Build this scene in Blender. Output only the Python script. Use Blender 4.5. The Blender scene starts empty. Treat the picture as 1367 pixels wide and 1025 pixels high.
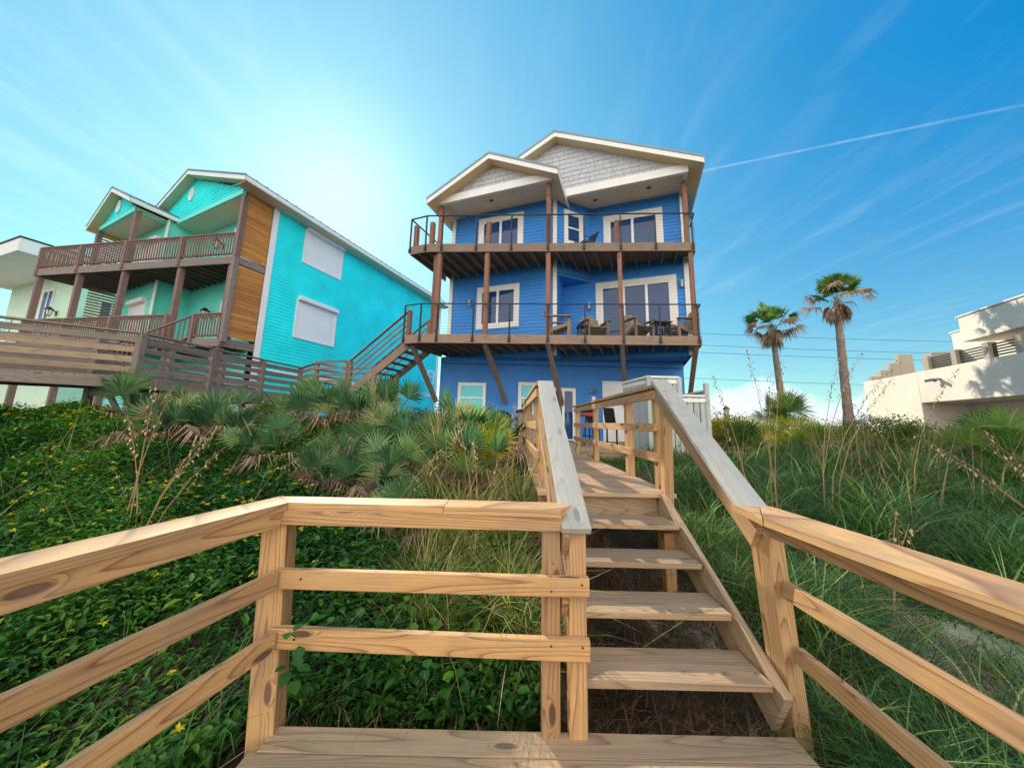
import bpy, math, random
import numpy as np
from mathutils import Vector, Matrix
random.seed(7); rng = np.random.default_rng(11)
SC = bpy.context.scene
COL = SC.collection
Vc = Vector
# ------------------------------------------------------------------ frames
CAM_Z = 1.52
PH = math.radians(20.0)
UX, UY = math.cos(PH), -math.sin(PH)          # along the house fronts
VX, VY = math.sin(PH), math.cos(PH)           # into the plots
def W(u, v, z=0.0): return Vc((u*UX+v*VX, u*UY+v*VY, z))
U3 = Vc((UX, UY, 0)); V3 = Vc((VX, VY, 0)); Z3 = Vc((0, 0, 1))
# ------------------------------------------------------------------ materials
def new_mat(name):
    m = bpy.data.materials.new(name); m.use_nodes = True
    nt = m.node_tree; nt.nodes.clear()
    out = nt.nodes.new('ShaderNodeOutputMaterial')
    b = nt.nodes.new('ShaderNodeBsdfPrincipled')
    nt.links.new(b.outputs[0], out.inputs[0])
    return m, nt, b, out
def N(nt, t, **kw):
    n = nt.nodes.new(t)
    for k, v in kw.items():
        if k.startswith('i_'):
            key = k[2:]; key = int(key) if key.isdigit() else key.replace('_', ' ')
            n.inputs[key].default_value = v
        else: setattr(n, k, v)
    return n
def ramp(nt, stops, fac=None, interp='LINEAR'):
    r = nt.nodes.new('ShaderNodeValToRGB'); e = r.color_ramp.elements
    r.color_ramp.interpolation = interp
    while len(e) < len(stops): e.new(0.5)
    for i, (p, c) in enumerate(stops):
        e[i].position = p; e[i].color = (c[0], c[1], c[2], 1)
    if fac is not None: nt.links.new(fac, r.inputs[0])
    return r
def mat_plain(name, col, rough=0.6, var=0.12, scale=3.0, metal=0.0, bump=0.0, bscale=40, spec=0.5):
    m, nt, b, out = new_mat(name)
    tc = N(nt, 'ShaderNodeTexCoord')
    n = N(nt, 'ShaderNodeTexNoise', i_Scale=scale, i_Detail=6.0, i_Roughness=0.65)
    nt.links.new(tc.outputs['Object'], n.inputs['Vector'])
    r = ramp(nt, [(0.3, [c*(1-var) for c in col]), (0.7, [min(1, c*(1+var)) for c in col])], n.outputs['Fac'])
    nt.links.new(r.outputs[0], b.inputs['Base Color'])
    b.inputs['Roughness'].default_value = rough; b.inputs['Metallic'].default_value = metal
    b.inputs['Specular IOR Level'].default_value = spec
    if bump:
        n2 = N(nt, 'ShaderNodeTexNoise', i_Scale=bscale, i_Detail=4.0)
        nt.links.new(tc.outputs['Object'], n2.inputs['Vector'])
        bp = N(nt, 'ShaderNodeBump', i_Strength=bump, i_Distance=0.01)
        nt.links.new(n2.outputs['Fac'], bp.inputs['Height']); nt.links.new(bp.outputs[0], b.inputs['Normal'])
    return m
def mat_wood(name, light, dark, knot=0.35, stain=None, rings=24.0, rough=0.6, grey=0.0, bump=0.35, freq=1.0):
    """lumber: UV runs along the board in metres"""
    m, nt, b, out = new_mat(name); L = nt.links.new
    uv = N(nt, 'ShaderNodeUVMap')
    mp = N(nt, 'ShaderNodeMapping'); mp.inputs['Scale'].default_value = (0.55*freq, 8.0*freq, 1)
    L(uv.outputs[0], mp.inputs[0])
    # knots: sparse voronoi cells bend the rings
    mk = N(nt, 'ShaderNodeMapping'); mk.inputs['Scale'].default_value = (2.1, 6.5, 1); L(uv.outputs[0], mk.inputs[0])
    vo = N(nt, 'ShaderNodeTexVoronoi', i_Scale=1.0, i_Randomness=1.0); vo.voronoi_dimensions = '2D'; L(mk.outputs[0], vo.inputs['Vector'])
    kd = N(nt, 'ShaderNodeMapRange', i_1=0.0, i_2=0.27, i_3=1.0, i_4=0.0); kd.interpolation_type = 'SMOOTHERSTEP'; L(vo.outputs['Distance'], kd.inputs[0])
    wn = N(nt, 'ShaderNodeTexWhiteNoise'); wn.noise_dimensions = '3D'; L(vo.outputs['Color'], wn.inputs['Vector'])
    gt = N(nt, 'ShaderNodeMath', operation='GREATER_THAN', i_1=1-knot); L(wn.outputs['Value'], gt.inputs[0])
    km = N(nt, 'ShaderNodeMath', operation='MULTIPLY'); L(kd.outputs[0], km.inputs[0]); L(gt.outputs[0], km.inputs[1])
    n1 = N(nt, 'ShaderNodeTexNoise', i_Scale=0.6, i_Detail=1.5, i_Roughness=0.4, i_Distortion=0.1); L(mp.outputs[0], n1.inputs['Vector'])
    a1 = N(nt, 'ShaderNodeMath', operation='MULTIPLY_ADD', i_1=rings, i_2=0.0); L(n1.outputs['Fac'], a1.inputs[0])
    a2 = N(nt, 'ShaderNodeMath', operation='MULTIPLY_ADD', i_1=2.4); L(km.outputs[0], a2.inputs[0]); L(a1.outputs[0], a2.inputs[2])
    fr = N(nt, 'ShaderNodeMath', operation='FRACT'); L(a2.outputs[0], fr.inputs[0])
    mf = N(nt, 'ShaderNodeMapping'); mf.inputs['Scale'].default_value = (4, 170, 1); L(uv.outputs[0], mf.inputs[0])
    nf = N(nt, 'ShaderNodeTexNoise', i_Scale=1.0, i_Detail=4.0, i_Roughness=0.7); L(mf.outputs[0], nf.inputs['Vector'])
    lo = [l*0.62+d*0.38 for l, d in zip(light, dark)]
    r = ramp(nt, [(0.0, light), (0.45, light), (0.80, lo), (0.93, dark), (1.0, light)], fr.outputs[0])
    r2 = ramp(nt, [(0.3, (0.62, 0.58, 0.55)), (0.7, (1.12, 1.12, 1.12))], nf.outputs['Fac'])
    mx = N(nt, 'ShaderNodeMix', data_type='RGBA', blend_type='MULTIPLY'); mx.inputs[0].default_value = 0.8
    L(r.outputs[0], mx.inputs[6]); L(r2.outputs[0], mx.inputs[7])
    # knot heart
    kh = ramp(nt, [(0.55, (0, 0, 0)), (0.8, (1, 1, 1))], km.outputs[0])
    mx2 = N(nt, 'ShaderNodeMix', data_type='RGBA'); L(kh.outputs[0], mx2.inputs[0]); L(mx.outputs[2], mx2.inputs[6])
    mx2.inputs[7].default_value = (dark[0]*0.45, dark[1]*0.38, dark[2]*0.35, 1)
    last = mx2.outputs[2]
    # tone differs from board to board (UV islands sit far apart)
    mb = N(nt, 'ShaderNodeMapping'); mb.inputs['Scale'].default_value = (0.05, 0.6, 1); L(uv.outputs[0], mb.inputs[0])
    nb_ = N(nt, 'ShaderNodeTexNoise', i_Scale=1.0, i_Detail=1.0); L(mb.outputs[0], nb_.inputs['Vector'])
    rb_ = ramp(nt, [(0.30, (0.66, 0.62, 0.60)), (0.52, (0.95, 0.95, 0.95)), (0.70, (1.12, 1.10, 1.06))], nb_.outputs['Fac'])
    mxb = N(nt, 'ShaderNodeMix', data_type='RGBA', blend_type='MULTIPLY'); mxb.inputs[0].default_value = 1.0
    L(last, mxb.inputs[6]); L(rb_.outputs[0], mxb.inputs[7]); last = mxb.outputs[2]
    # weather stains
    tc = N(nt, 'ShaderNodeTexCoord')
    ns = N(nt, 'ShaderNodeTexNoise', i_Scale=2.3, i_Detail=5.0, i_Roughness=0.7); L(tc.outputs['Object'], ns.inputs['Vector'])
    st = stain or [c*0.55 for c in dark]
    rs = ramp(nt, [(0.5, (0, 0, 0)), (0.78, (0.75, 0.75, 0.75))], ns.outputs['Fac'])
    mx3 = N(nt, 'ShaderNodeMix', data_type='RGBA'); L(rs.outputs[0], mx3.inputs[0]); L(last, mx3.inputs[6]); mx3.inputs[7].default_value = (*st, 1)
    last = mx3.outputs[2]
    if grey:
        ng = N(nt, 'ShaderNodeTexNoise', i_Scale=1.6, i_Detail=6.0, i_Roughness=0.75); L(mp.outputs[0], ng.inputs['Vector'])
        rg = ramp(nt, [(0.25, (0.25, 0.25, 0.25)), (0.6, (1, 1, 1))], ng.outputs['Fac'])
        mm = N(nt, 'ShaderNodeMath', operation='MULTIPLY', i_1=grey); L(rg.outputs[0], mm.inputs[0])
        mx4 = N(nt, 'ShaderNodeMix', data_type='RGBA'); L(mm.outputs[0], mx4.inputs[0]); L(last, mx4.inputs[6]); mx4.inputs[7].default_value = (0.33, 0.38, 0.40, 1)
        last = mx4.outputs[2]
    L(last, b.inputs['Base Color']); b.inputs['Roughness'].default_value = rough
    b.inputs['Specular IOR Level'].default_value = 0.35
    bp = N(nt, 'ShaderNodeBump', i_Strength=bump, i_Distance=0.004); ad = N(nt, 'ShaderNodeMath', operation='ADD')
    L(nf.outputs['Fac'], ad.inputs[0]); L(fr.outputs[0], ad.inputs[1]); L(ad.outputs[0], bp.inputs['Height']); L(bp.outputs[0], b.inputs['Normal'])
    return m
def mat_leaf(name, stops, trans=0.35, rough=0.5, spec=0.35):
    m, nt, b, out = new_mat(name); L = nt.links.new
    at = N(nt, 'ShaderNodeAttribute', attribute_name='tint')
    r = ramp(nt, stops, at.outputs['Fac'])
    oi = N(nt, 'ShaderNodeObjectInfo')
    hs = N(nt, 'ShaderNodeHueSaturation')
    mr = N(nt, 'ShaderNodeMapRange', i_1=0.0, i_2=1.0, i_3=0.75, i_4=1.25); L(oi.outputs['Random'], mr.inputs[0]); L(mr.outputs[0], hs.inputs['Value'])
    L(r.outputs[0], hs.inputs['Color']); c = hs.outputs[0]
    L(c, b.inputs['Base Color']); b.inputs['Roughness'].default_value = rough; b.inputs['Specular IOR Level'].default_value = spec
    tr = N(nt, 'ShaderNodeBsdfTranslucent')
    h2 = N(nt, 'ShaderNodeHueSaturation', i_Hue=0.49, i_Saturation=1.15, i_Value=1.5); L(c, h2.inputs['Color']); L(h2.outputs[0], tr.inputs['Color'])
    ms = N(nt, 'ShaderNodeMixShader'); ms.inputs[0].default_value = trans
    L(b.outputs[0], ms.inputs[1]); L(tr.outputs[0], ms.inputs[2]); L(ms.outputs[0], out.inputs[0])
    return m
def mat_glass(name, col, rough=0.04, ior=2.3):
    m, nt, b, out = new_mat(name)
    b.inputs['Base Color'].default_value = (*col, 1); b.inputs['Roughness'].default_value = rough
    b.inputs['IOR'].default_value = ior
    tc = N(nt, 'ShaderNodeTexCoord'); n = N(nt, 'ShaderNodeTexNoise', i_Scale=1.3, i_Detail=1.0)
    nt.links.new(tc.outputs['Object'], n.inputs['Vector'])
    bp = N(nt, 'ShaderNodeBump', i_Strength=0.12, i_Distance=0.02); nt.links.new(n.outputs['Fac'], bp.inputs['Height']); nt.links.new(bp.outputs[0], b.inputs['Normal'])
    return m
M = {}
M['pine'] = mat_wood('new_pine', (0.64, 0.37, 0.14), (0.28, 0.12, 0.035), knot=0.32, grey=0.12, stain=(0.30, 0.19, 0.11))
M['cap'] = mat_wood('weathered_cap', (0.62, 0.52, 0.38), (0.42, 0.31, 0.2), knot=0.25, grey=0.68, stain=(0.24, 0.25, 0.24))
M['tread'] = mat_wood('tread_lumber', (0.58, 0.38, 0.20), (0.30, 0.17, 0.08), knot=0.2, grey=0.18, stain=(0.27, 0.2, 0.13))
M['brown'] = mat_wood('brown_deck_timber', (0.33, 0.20, 0.12), (0.17, 0.095, 0.055), knot=0.2, grey=0.18, stain=(0.12, 0.08, 0.06), bump=0.5)
M['ruddy'] = mat_wood('ruddy_post_timber', (0.34, 0.145, 0.075), (0.17, 0.06, 0.035), knot=0.2, grey=0.08, stain=(0.14, 0.07, 0.05), bump=0.5)
M['old'] = mat_wood('old_grey_timber', (0.28, 0.20, 0.15), (0.14, 0.095, 0.07), knot=0.25, grey=0.22, stain=(0.10, 0.08, 0.06), bump=0.6)
M['oldlight'] = mat_wood('old_tan_timber', (0.42, 0.30, 0.17), (0.24, 0.16, 0.09), knot=0.2, grey=0.12, stain=(0.16, 0.12, 0.08), bump=0.5)
M['cedar'] = mat_wood('cedar_screen', (0.62, 0.28, 0.055), (0.42, 0.17, 0.035), knot=0.1, rings=5, stain=(0.34, 0.15, 0.05))
M['tealrail'] = mat_wood('plum_brown_timber', (0.26, 0.15, 0.12), (0.15, 0.085, 0.07), knot=0.15, grey=0.1, stain=(0.12, 0.07, 0.06))
M['chair'] = mat_wood('grey_brown_chair', (0.33, 0.24, 0.15), (0.19, 0.13, 0.08), knot=0.1, grey=0.15)
M['blue'] = mat_plain('blue_siding', (0.045, 0.27, 0.74), 0.55, 0.16, 0.9, spec=.3)
M['bluestucco'] = mat_plain('blue_stucco', (0.04, 0.23, 0.66), 0.65, 0.12, 1.5, bump=0.5, bscale=60)
M['teal'] = mat_plain('turquoise_siding', (0.02, 0.84, 0.84), 0.55, 0.12, 0.8, spec=.3)
M['aqua'] = mat_plain('aqua_siding', (0.16, 0.78, 0.70), 0.5, 0.08, 1.0)
M['palegreen'] = mat_plain('pale_green_stucco', (0.56, 0.74, 0.58), 0.7, 0.06, 1.0, bump=0.3)
M['white'] = mat_plain('white_trim_paint', (0.80, 0.79, 0.76), 0.45, 0.05, 2.0)
M['sashwhite'] = mat_plain('white_sash', (0.84, 0.86, 0.88), 0.35, 0.03, 2.0)
M['shutter'] = mat_plain('shutter_slats', (0.82, 0.84, 0.82), 0.45, 0.05, 2.0)
M['shingle'] = mat_plain('pale_shingle', (0.50, 0.52, 0.55), 0.7, 0.14, 5.0, bump=0.3)
M['gap'] = mat_plain('shingle_backing', (0.16, 0.16, 0.17), 0.9)
M['soffit'] = mat_plain('tan_soffit', (0.74, 0.55, 0.32), 0.6, 0.06)
M['ceiling'] = mat_plain('beadboard_ceiling', (0.80, 0.66, 0.48), 0.6, 0.06)
M['roof'] = mat_plain('blue_grey_metal_roof', (0.16, 0.24, 0.30), 0.35, 0.1, 2.0, metal=0.35)
M['black'] = mat_plain('black_metal', (0.018, 0.018, 0.02), 0.4, 0.1, metal=0.4)
M['cable'] = mat_plain('steel_cable', (0.30, 0.31, 0.32), 0.35, 0.05, metal=0.8)
M['glass'] = mat_glass('dark_glass', (0.012, 0.06, 0.19), ior=1.5)
M['glassg'] = mat_glass('painted_sky_glass', (0.02, 0.60, 0.70), ior=1.6)  # cyan sky reflection painted into the base colour of the panes
M['stucco'] = mat_plain('cream_stucco', (0.68, 0.62, 0.53), 0.8, 0.12, 0.5, bump=0.5, bscale=30)
M['stuccow'] = mat_plain('white_stucco_edge', (0.82, 0.79, 0.74), 0.8, 0.06, 0.8, bump=0.4, bscale=30)
M['stuccod'] = mat_plain('taupe_shade_stucco', (0.36, 0.31, 0.25), 0.8, 0.08, 0.8, bump=0.4, bscale=30)  # cream stucco with the shade of faces turned from the sun in its colour
M['lampglass'] = mat_plain('frosted_lamp_glass', (0.75, 0.72, 0.62), 0.25, 0.05)
M['red'] = mat_plain('red_cushion', (0.30, 0.04, 0.03), 0.7)
M['whitewash'] = mat_wood('whitewashed_board', (0.62, 0.66, 0.66), (0.48, 0.51, 0.51), knot=0.08, grey=0.5, stain=(0.4, 0.42, 0.42))
M['trunk'] = mat_plain('palm_trunk_bark', (0.27, 0.21, 0.16), 0.9, 0.3, 6.0, bump=1.0, bscale=25)
M['stalk'] = mat_leaf('dry_stalk', [(0, (0.20, 0.12, 0.06)), (0.5, (0.40, 0.26, 0.12)), (1, (0.55, 0.40, 0.22))], 0.1)
M['husk'] = mat_leaf('dead_frond', [(0, (0.10, 0.065, 0.045)), (0.5, (0.26, 0.17, 0.11)), (1, (0.46, 0.33, 0.21))], 0.2)
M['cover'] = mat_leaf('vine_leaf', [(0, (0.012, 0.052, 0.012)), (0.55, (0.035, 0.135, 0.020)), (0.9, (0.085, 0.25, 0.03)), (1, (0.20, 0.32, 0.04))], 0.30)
M['flower'] = mat_leaf('yellow_petal', [(0, (0.80, 0.56, 0.01)), (1, (0.92, 0.74, 0.03))], 0.2)
M['grass'] = mat_leaf('dune_grass_blade', [(0, (0.018, 0.070, 0.022)), (0.5, (0.075, 0.205, 0.055)), (0.85, (0.22, 0.37, 0.09)), (1, (0.52, 0.44, 0.20))], 0.38)
M['blond'] = mat_leaf('blond_grass_blade', [(0, (0.06, 0.13, 0.02)), (0.45, (0.24, 0.31, 0.06)), (1, (0.72, 0.60, 0.30))], 0.42)
M['palmetto'] = mat_leaf('palmetto_frond', [(0, (0.022, 0.085, 0.035)), (0.5, (0.085, 0.20, 0.075)), (0.85, (0.24, 0.36, 0.12)), (1, (0.42, 0.34, 0.17))], 0.30)
M['yellowfrond'] = mat_leaf('yellowing_frond', [(0, (0.10, 0.17, 0.03)), (0.5, (0.34, 0.38, 0.05)), (1, (0.66, 0.50, 0.07))], 0.4)
M['palm'] = mat_leaf('palm_frond', [(0, (0.03, 0.09, 0.02)), (0.5, (0.07, 0.19, 0.035)), (0.85, (0.18, 0.28, 0.05)), (1, (0.33, 0.26, 0.10))], 0.35)
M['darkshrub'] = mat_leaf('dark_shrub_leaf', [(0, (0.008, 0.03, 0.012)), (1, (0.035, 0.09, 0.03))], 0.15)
def mat_sand():
    m, nt, b, out = new_mat('dune_sand'); L = nt.links.new
    tc = N(nt, 'ShaderNodeTexCoord')
    n1 = N(nt, 'ShaderNodeTexNoise', i_Scale=1.1, i_Detail=7.0, i_Roughness=0.7); L(tc.outputs['Object'], n1.inputs['Vector'])
    n2 = N(nt, 'ShaderNodeTexNoise', i_Scale=22.0, i_Detail=6.0, i_Roughness=0.8); L(tc.outputs['Object'], n2.inputs['Vector'])
    ad = N(nt, 'ShaderNodeMath', operation='MULTIPLY_ADD', i_1=0.45); L(n2.outputs['Fac'], ad.inputs[0]); L(n1.outputs['Fac'], ad.inputs[2])
    r = ramp(nt, [(0.62, (0.035, 0.028, 0.018)), (0.80, (0.12, 0.09, 0.06)), (0.88, (0.50, 0.45, 0.38)), (0.97, (0.66, 0.62, 0.54))], ad.outputs[0])
    vs_ = N(nt, 'ShaderNodeVectorMath', operation='DISTANCE'); L(tc.outputs['Object'], vs_.inputs[0]); vs_.inputs[1].default_value = (3.35, 2.7, 0.0)
    dm = N(nt, 'ShaderNodeMapRange', i_1=1.0, i_2=0.45, i_3=0.0, i_4=0.30); L(vs_.outputs['Value'], dm.inputs[0])   # a blown-out bare sand patch
    sa_ = N(nt, 'ShaderNodeMath', operation='ADD'); L(ad.outputs[0], sa_.inputs[0]); L(dm.outputs[0], sa_.inputs[1]); L(sa_.outputs[0], r.inputs[0])
    L(r.outputs[0], b.inputs['Base Color']); b.inputs['Roughness'].default_value = 0.95
    bp = N(nt, 'ShaderNodeBump', i_Strength=0.9, i_Distance=0.03); L(n2.outputs['Fac'], bp.inputs['Height']); L(bp.outputs[0], b.inputs['Normal'])
    return m
M['sand'] = mat_sand()
# ------------------------------------------------------------------ mesh builder
class MB:
    def __init__(s): s.v = []; s.f = []; s.uv = []
    def face(s, pts, uvs=None):
        i = len(s.v); s.v += [tuple(p) for p in pts]; s.f.append(tuple(range(i, i+len(pts))))
        s.uv.append(uvs or [(0, 0)]*len(pts))
    def beam(s, p0, p1, w, h, up=Z3):
        """board from p0 to p1: w across, h along up (both centred)"""
        p0 = Vc(p0); p1 = Vc(p1); a = p1-p0; Ln = a.length; a.normalize(); up = Vc(up)
        sd = a.cross(up)
        if sd.length < 1e-4: sd = a.cross(Vc((0, 1, 0)))
        sd.normalize(); n = sd.cross(a).normalized()
        sd = sd*(w/2); n = n*(h/2)
        ru, rv = random.uniform(0, 50), random.uniform(0, 50)
        c = [p0-sd-n, p0+sd-n, p0+sd+n, p0-sd+n, p1-sd-n, p1+sd-n, p1+sd+n, p1-sd+n]
        i = len(s.v); s.v += [tuple(q) for q in c]
        def q(a_, b_, c_, d_, k, wd, ln=Ln):
            s.f.append((i+a_, i+b_, i+c_, i+d_)); o = rv+k*0.37
            s.uv.append([(ru, o), (ru, o+wd), (ru+ln, o+wd), (ru+ln, o)])
        q(0, 1, 5, 4, 0, w); q(1, 2, 6, 5, 1, h); q(2, 3, 7, 6, 2, w); q(3, 0, 4, 7, 3, h)
        s.f.append((i+0, i+3, i+2, i+1)); s.uv.append([(ru, rv+2), (ru, rv+2+h), (ru+w*.3, rv+2+h), (ru+w*.3, rv+2)])
        s.f.append((i+4, i+5, i+6, i+7)); s.uv.append([(ru, rv+3), (ru+w*.3, rv+3), (ru+w*.3, rv+3+h), (ru, rv+3+h)])
        return s
    def box(s, o, ax, ay, az):
        o, ax, ay, az = Vc(o), Vc(ax), Vc(ay), Vc(az)
        c = o+ay*0.5+az*0.5
        return s.beam(c, c+ax, ay.length, az.length, az)
    def prism(s, pts, vec, uvs=1.0):
        pts = [Vc(p) for p in pts]; vec = Vc(vec); top = [p+vec for p in pts]; n = len(pts)
        U = [(p.x*uvs, p.y*uvs) for p in pts]
        s.face(top, U); s.face(list(reversed(pts)), list(reversed(U)))
        for k in range(n):
            a, b_ = pts[k], pts[(k+1) % n]; l = (b_-a).length; r_ = random.uniform(0, 20)
            s.face([a, b_, b_+vec, a+vec], [(r_, r_), (r_+l, r_), (r_+l, r_+vec.length), (r_, r_+vec.length)])
        return s
    def tube(s, pts, rad, n=6, cap=True):
        pts = [Vc(p) for p in pts]; rad = rad if isinstance(rad, (list, tuple)) else [rad]*len(pts)
        i0 = len(s.v); t0 = (pts[1]-pts[0]).normalized(); ref = Vc((0, 0, 1)) if abs(t0.z) < 0.9 else Vc((1, 0, 0))
        ln = 0
        for k, p in enumerate(pts):
            t = (pts[min(k+1, len(pts)-1)]-pts[max(k-1, 0)]).normalized()
            a = t.cross(ref).normalized(); b_ = t.cross(a)
            for j in range(n):
                th = 2*math.pi*j/n; s.v.append(tuple(p+(a*math.cos(th)+b_*math.sin(th))*rad[k]))
        for k in range(len(pts)-1):
            for j in range(n):
                a = i0+k*n+j; b_ = i0+k*n+(j+1) % n; s.f.append((a, b_, b_+n, a+n)); s.uv.append([(k*.3, j*.1), (k*.3, j*.1+.1), (k*.3+.3, j*.1+.1), (k*.3+.3, j*.1)])
        if cap:
            s.f.append(tuple(i0+j for j in range(n))[::-1]); s.uv.append([(0, 0)]*n)
            e = i0+(len(pts)-1)*n; s.f.append(tuple(e+j for j in range(n))); s.uv.append([(0, 0)]*n)
        return s
    def lathe(s, c, prof, n=12):
        c = Vc(c); i0 = len(s.v)
        for (r, z) in prof:
            for j in range(n):
                th = 2*math.pi*j/n; s.v.append((c.x+r*math.cos(th), c.y+r*math.sin(th), c.z+z))
        for k in range(len(prof)-1):
            for j in range(n):
                a = i0+k*n+j; b_ = i0+k*n+(j+1) % n; s.f.append((a, b_, b_+n, a+n)); s.uv.append([(0, 0)]*4)
        return s
    def build(s, name, mat, parent=None, bevel=0.0, smooth=False, label=None, kind=None):
        me = bpy.data.meshes.new(name); me.from_pydata(s.v, [], s.f)
        l = me.uv_layers.new(name='UVMap'); flat = [c for f in s.uv for q in f for c in q]
        l.data.foreach_set('uv', flat)
        me.materials.append(mat)
        if smooth: me.polygons.foreach_set('use_smooth', [True]*len(me.polygons))
        me.update()
        o = bpy.data.objects.new(name, me); COL.objects.link(o)
        hook(o, parent)
        if label: o['label'] = label
        if kind: o['kind'] = kind
        if bevel:
            b = o.modifiers.new('bevel', 'BEVEL'); b.width = bevel; b.segments = 2; b.limit_method = 'ANGLE'
        return o
def hook(o, parent):
    if parent is not None:
        o.parent = parent
        if parent.parent is None and parent.type == 'EMPTY' and parent.get('world_built'):
            o.location = -Vc(parent['world_built'])
def thing(name, label, cat, loc=(0, 0, 0), rz=0, group=None, world=True):
    """Empty at the base; world=True means the parts are modelled in world coordinates"""
    o = bpy.data.objects.new(name, None); COL.objects.link(o); o.location = loc; o.rotation_euler = (0, 0, rz)
    o.empty_display_size = 0.3
    if world: o['world_built'] = [float(c) for c in loc]
    return tag(o, label, cat, group)
def tag(o, label, cat, group=None, kind=None):
    if label: o['label'] = label
    if cat: o['category'] = cat
    if group: o['group'] = group
    if kind: o['kind'] = kind
    return o
def np_mesh(name, verts, quads, tint, mat, parent=None, smooth=False, tris=None):
    me = bpy.data.meshes.new(name); nv = len(verts); nf = len(quads)
    me.vertices.add(nv); me.vertices.foreach_set('co', np.asarray(verts, dtype=np.float32).ravel())
    me.loops.add(nf*4); me.loops.foreach_set('vertex_index', np.asarray(quads, dtype=np.int32).ravel())
    me.polygons.add(nf); me.polygons.foreach_set('loop_start', np.arange(0, nf*4, 4, dtype=np.int32))
    if smooth: me.polygons.foreach_set('use_smooth', np.ones(nf, dtype=bool))
    me.update(calc_edges=True)
    if tint is not None:
        a = me.attributes.new('tint', 'FLOAT', 'FACE'); a.data.foreach_set('value', np.asarray(tint, dtype=np.float32))
    me.materials.append(mat)
    o = bpy.data.objects.new(name, me); COL.objects.link(o); hook(o, parent)
    return o
# ------------------------------------------------------------------ camera
F_, PX, PY = 456.0, 683.5, 490.0
cam = bpy.data.cameras.new('camera'); co = bpy.data.objects.new('camera', cam); COL.objects.link(co)
cam.sensor_fit = 'HORIZONTAL'; cam.sensor_width = 36; cam.lens = F_/1367*36
cam.shift_y = -(512.5-PY)/1367; cam.clip_start = 0.05; cam.clip_end = 3000
pt, rl = math.atan(74/456.), math.atan(.022)
f = Vc((0, math.cos(pt), math.sin(pt))); r0 = Vc((1, 0, 0)); u0 = Vc((0, -math.sin(pt), math.cos(pt)))
Rv = r0*math.cos(rl)+u0*math.sin(rl); Uv = -r0*math.sin(rl)+u0*math.cos(rl)
mw = Matrix((Rv, Uv, -f)).transposed().to_4x4(); mw.translation = (0, 0, CAM_Z); co.matrix_world = mw
SC.camera = co
# ------------------------------------------------------------------ sun + sky
SUN_AZ, SUN_EL = math.radians(-30.3), math.radians(31.9)
sdir = Vc((math.sin(SUN_AZ)*math.cos(SUN_EL), math.cos(SUN_AZ)*math.cos(SUN_EL), math.sin(SUN_EL)))
sl = bpy.data.lights.new('sun', 'SUN'); sl.energy = 3.8; sl.angle = math.radians(0.6); sl.color = (1.0, 0.88, 0.70)
so = bpy.data.objects.new('sun', sl); COL.objects.link(so); so.rotation_euler = sdir.to_track_quat('Z', 'Y').to_euler()
world = bpy.data.worlds.new('World'); SC.world = world; world.use_nodes = True
nt = world.node_tree; nt.nodes.clear(); L = nt.links.new
wo = N(nt, 'ShaderNodeOutputWorld'); bg = N(nt, 'ShaderNodeBackground', i_Strength=0.15); L(bg.outputs[0], wo.inputs[0])
sk = N(nt, 'ShaderNodeTexSky'); sk.sky_type = 'NISHITA'; sk.sun_disc = False; sk.sun_elevation = SUN_EL; sk.sun_rotation = SUN_AZ
sk.air_density = 1.0; sk.dust_density = 0.05; sk.ozone_density = 1.6; sk.altitude = 0
K_ = 0.219     # deepen the polarised blue of the clear sky, channel by channel
spc = N(nt, 'ShaderNodeSeparateColor'); L(sk.outputs[0], spc.inputs[0]); hs = N(nt, 'ShaderNodeCombineColor')
for ci, (ga_, mu_, su_) in enumerate(((.8, .62, .175), (.9, .69, 0.0), (.35, .79, 0.0))):
    q0 = N(nt, 'ShaderNodeMath', operation='MULTIPLY', i_1=K_); L(spc.outputs[ci], q0.inputs[0])
    q1 = N(nt, 'ShaderNodeMath', operation='POWER', i_1=ga_); L(q0.outputs[0], q1.inputs[0])
    q2 = N(nt, 'ShaderNodeMath', operation='MULTIPLY_ADD', i_1=mu_/K_, i_2=-su_/K_); L(q1.outputs[0], q2.inputs[0])
    q3 = N(nt, 'ShaderNodeMath', operation='MAXIMUM', i_1=0.0); L(q2.outputs[0], q3.inputs[0]); L(q3.outputs[0], hs.inputs[ci])
tc = N(nt, 'ShaderNodeTexCoord')
nrm = N(nt, 'ShaderNodeVectorMath', operation='NORMALIZE'); L(tc.outputs['Generated'], nrm.inputs[0])
# sun glare in thin high cloud (aureole)
dp = N(nt, 'ShaderNodeVectorMath', operation='DOT_PRODUCT'); L(nrm.outputs[0], dp.inputs[0]); dp.inputs[1].default_value = sdir
mx0 = N(nt, 'ShaderNodeMath', operation='MAXIMUM', i_1=0.0); L(dp.outputs['Value'], mx0.inputs[0])
def powt(e, k):
    p = N(nt, 'ShaderNodeMath', operation='POWER', i_1=e); L(mx0.outputs[0], p.inputs[0])
    q = N(nt, 'ShaderNodeMath', operation='MULTIPLY', i_1=k); L(p.outputs[0], q.inputs[0]); return q
g0 = powt(2.2, 1.0); g1 = powt(7.0, .75); g2 = powt(60.0, 1.3)
ga = N(nt, 'ShaderNodeMath', operation='ADD'); L(g1.outputs[0], ga.inputs[0]); L(g2.outputs[0], ga.inputs[1])
gh = N(nt, 'ShaderNodeVectorMath', operation='SCALE'); gh.inputs[0].default_value = (0.62, 1.08, 0.55); L(g0.outputs[0], gh.inputs['Scale'])
gc = N(nt, 'ShaderNodeVectorMath', operation='SCALE'); gc.inputs[0].default_value = (0.95, 1.02, 0.84); L(ga.outputs[0], gc.inputs['Scale'])
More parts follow.
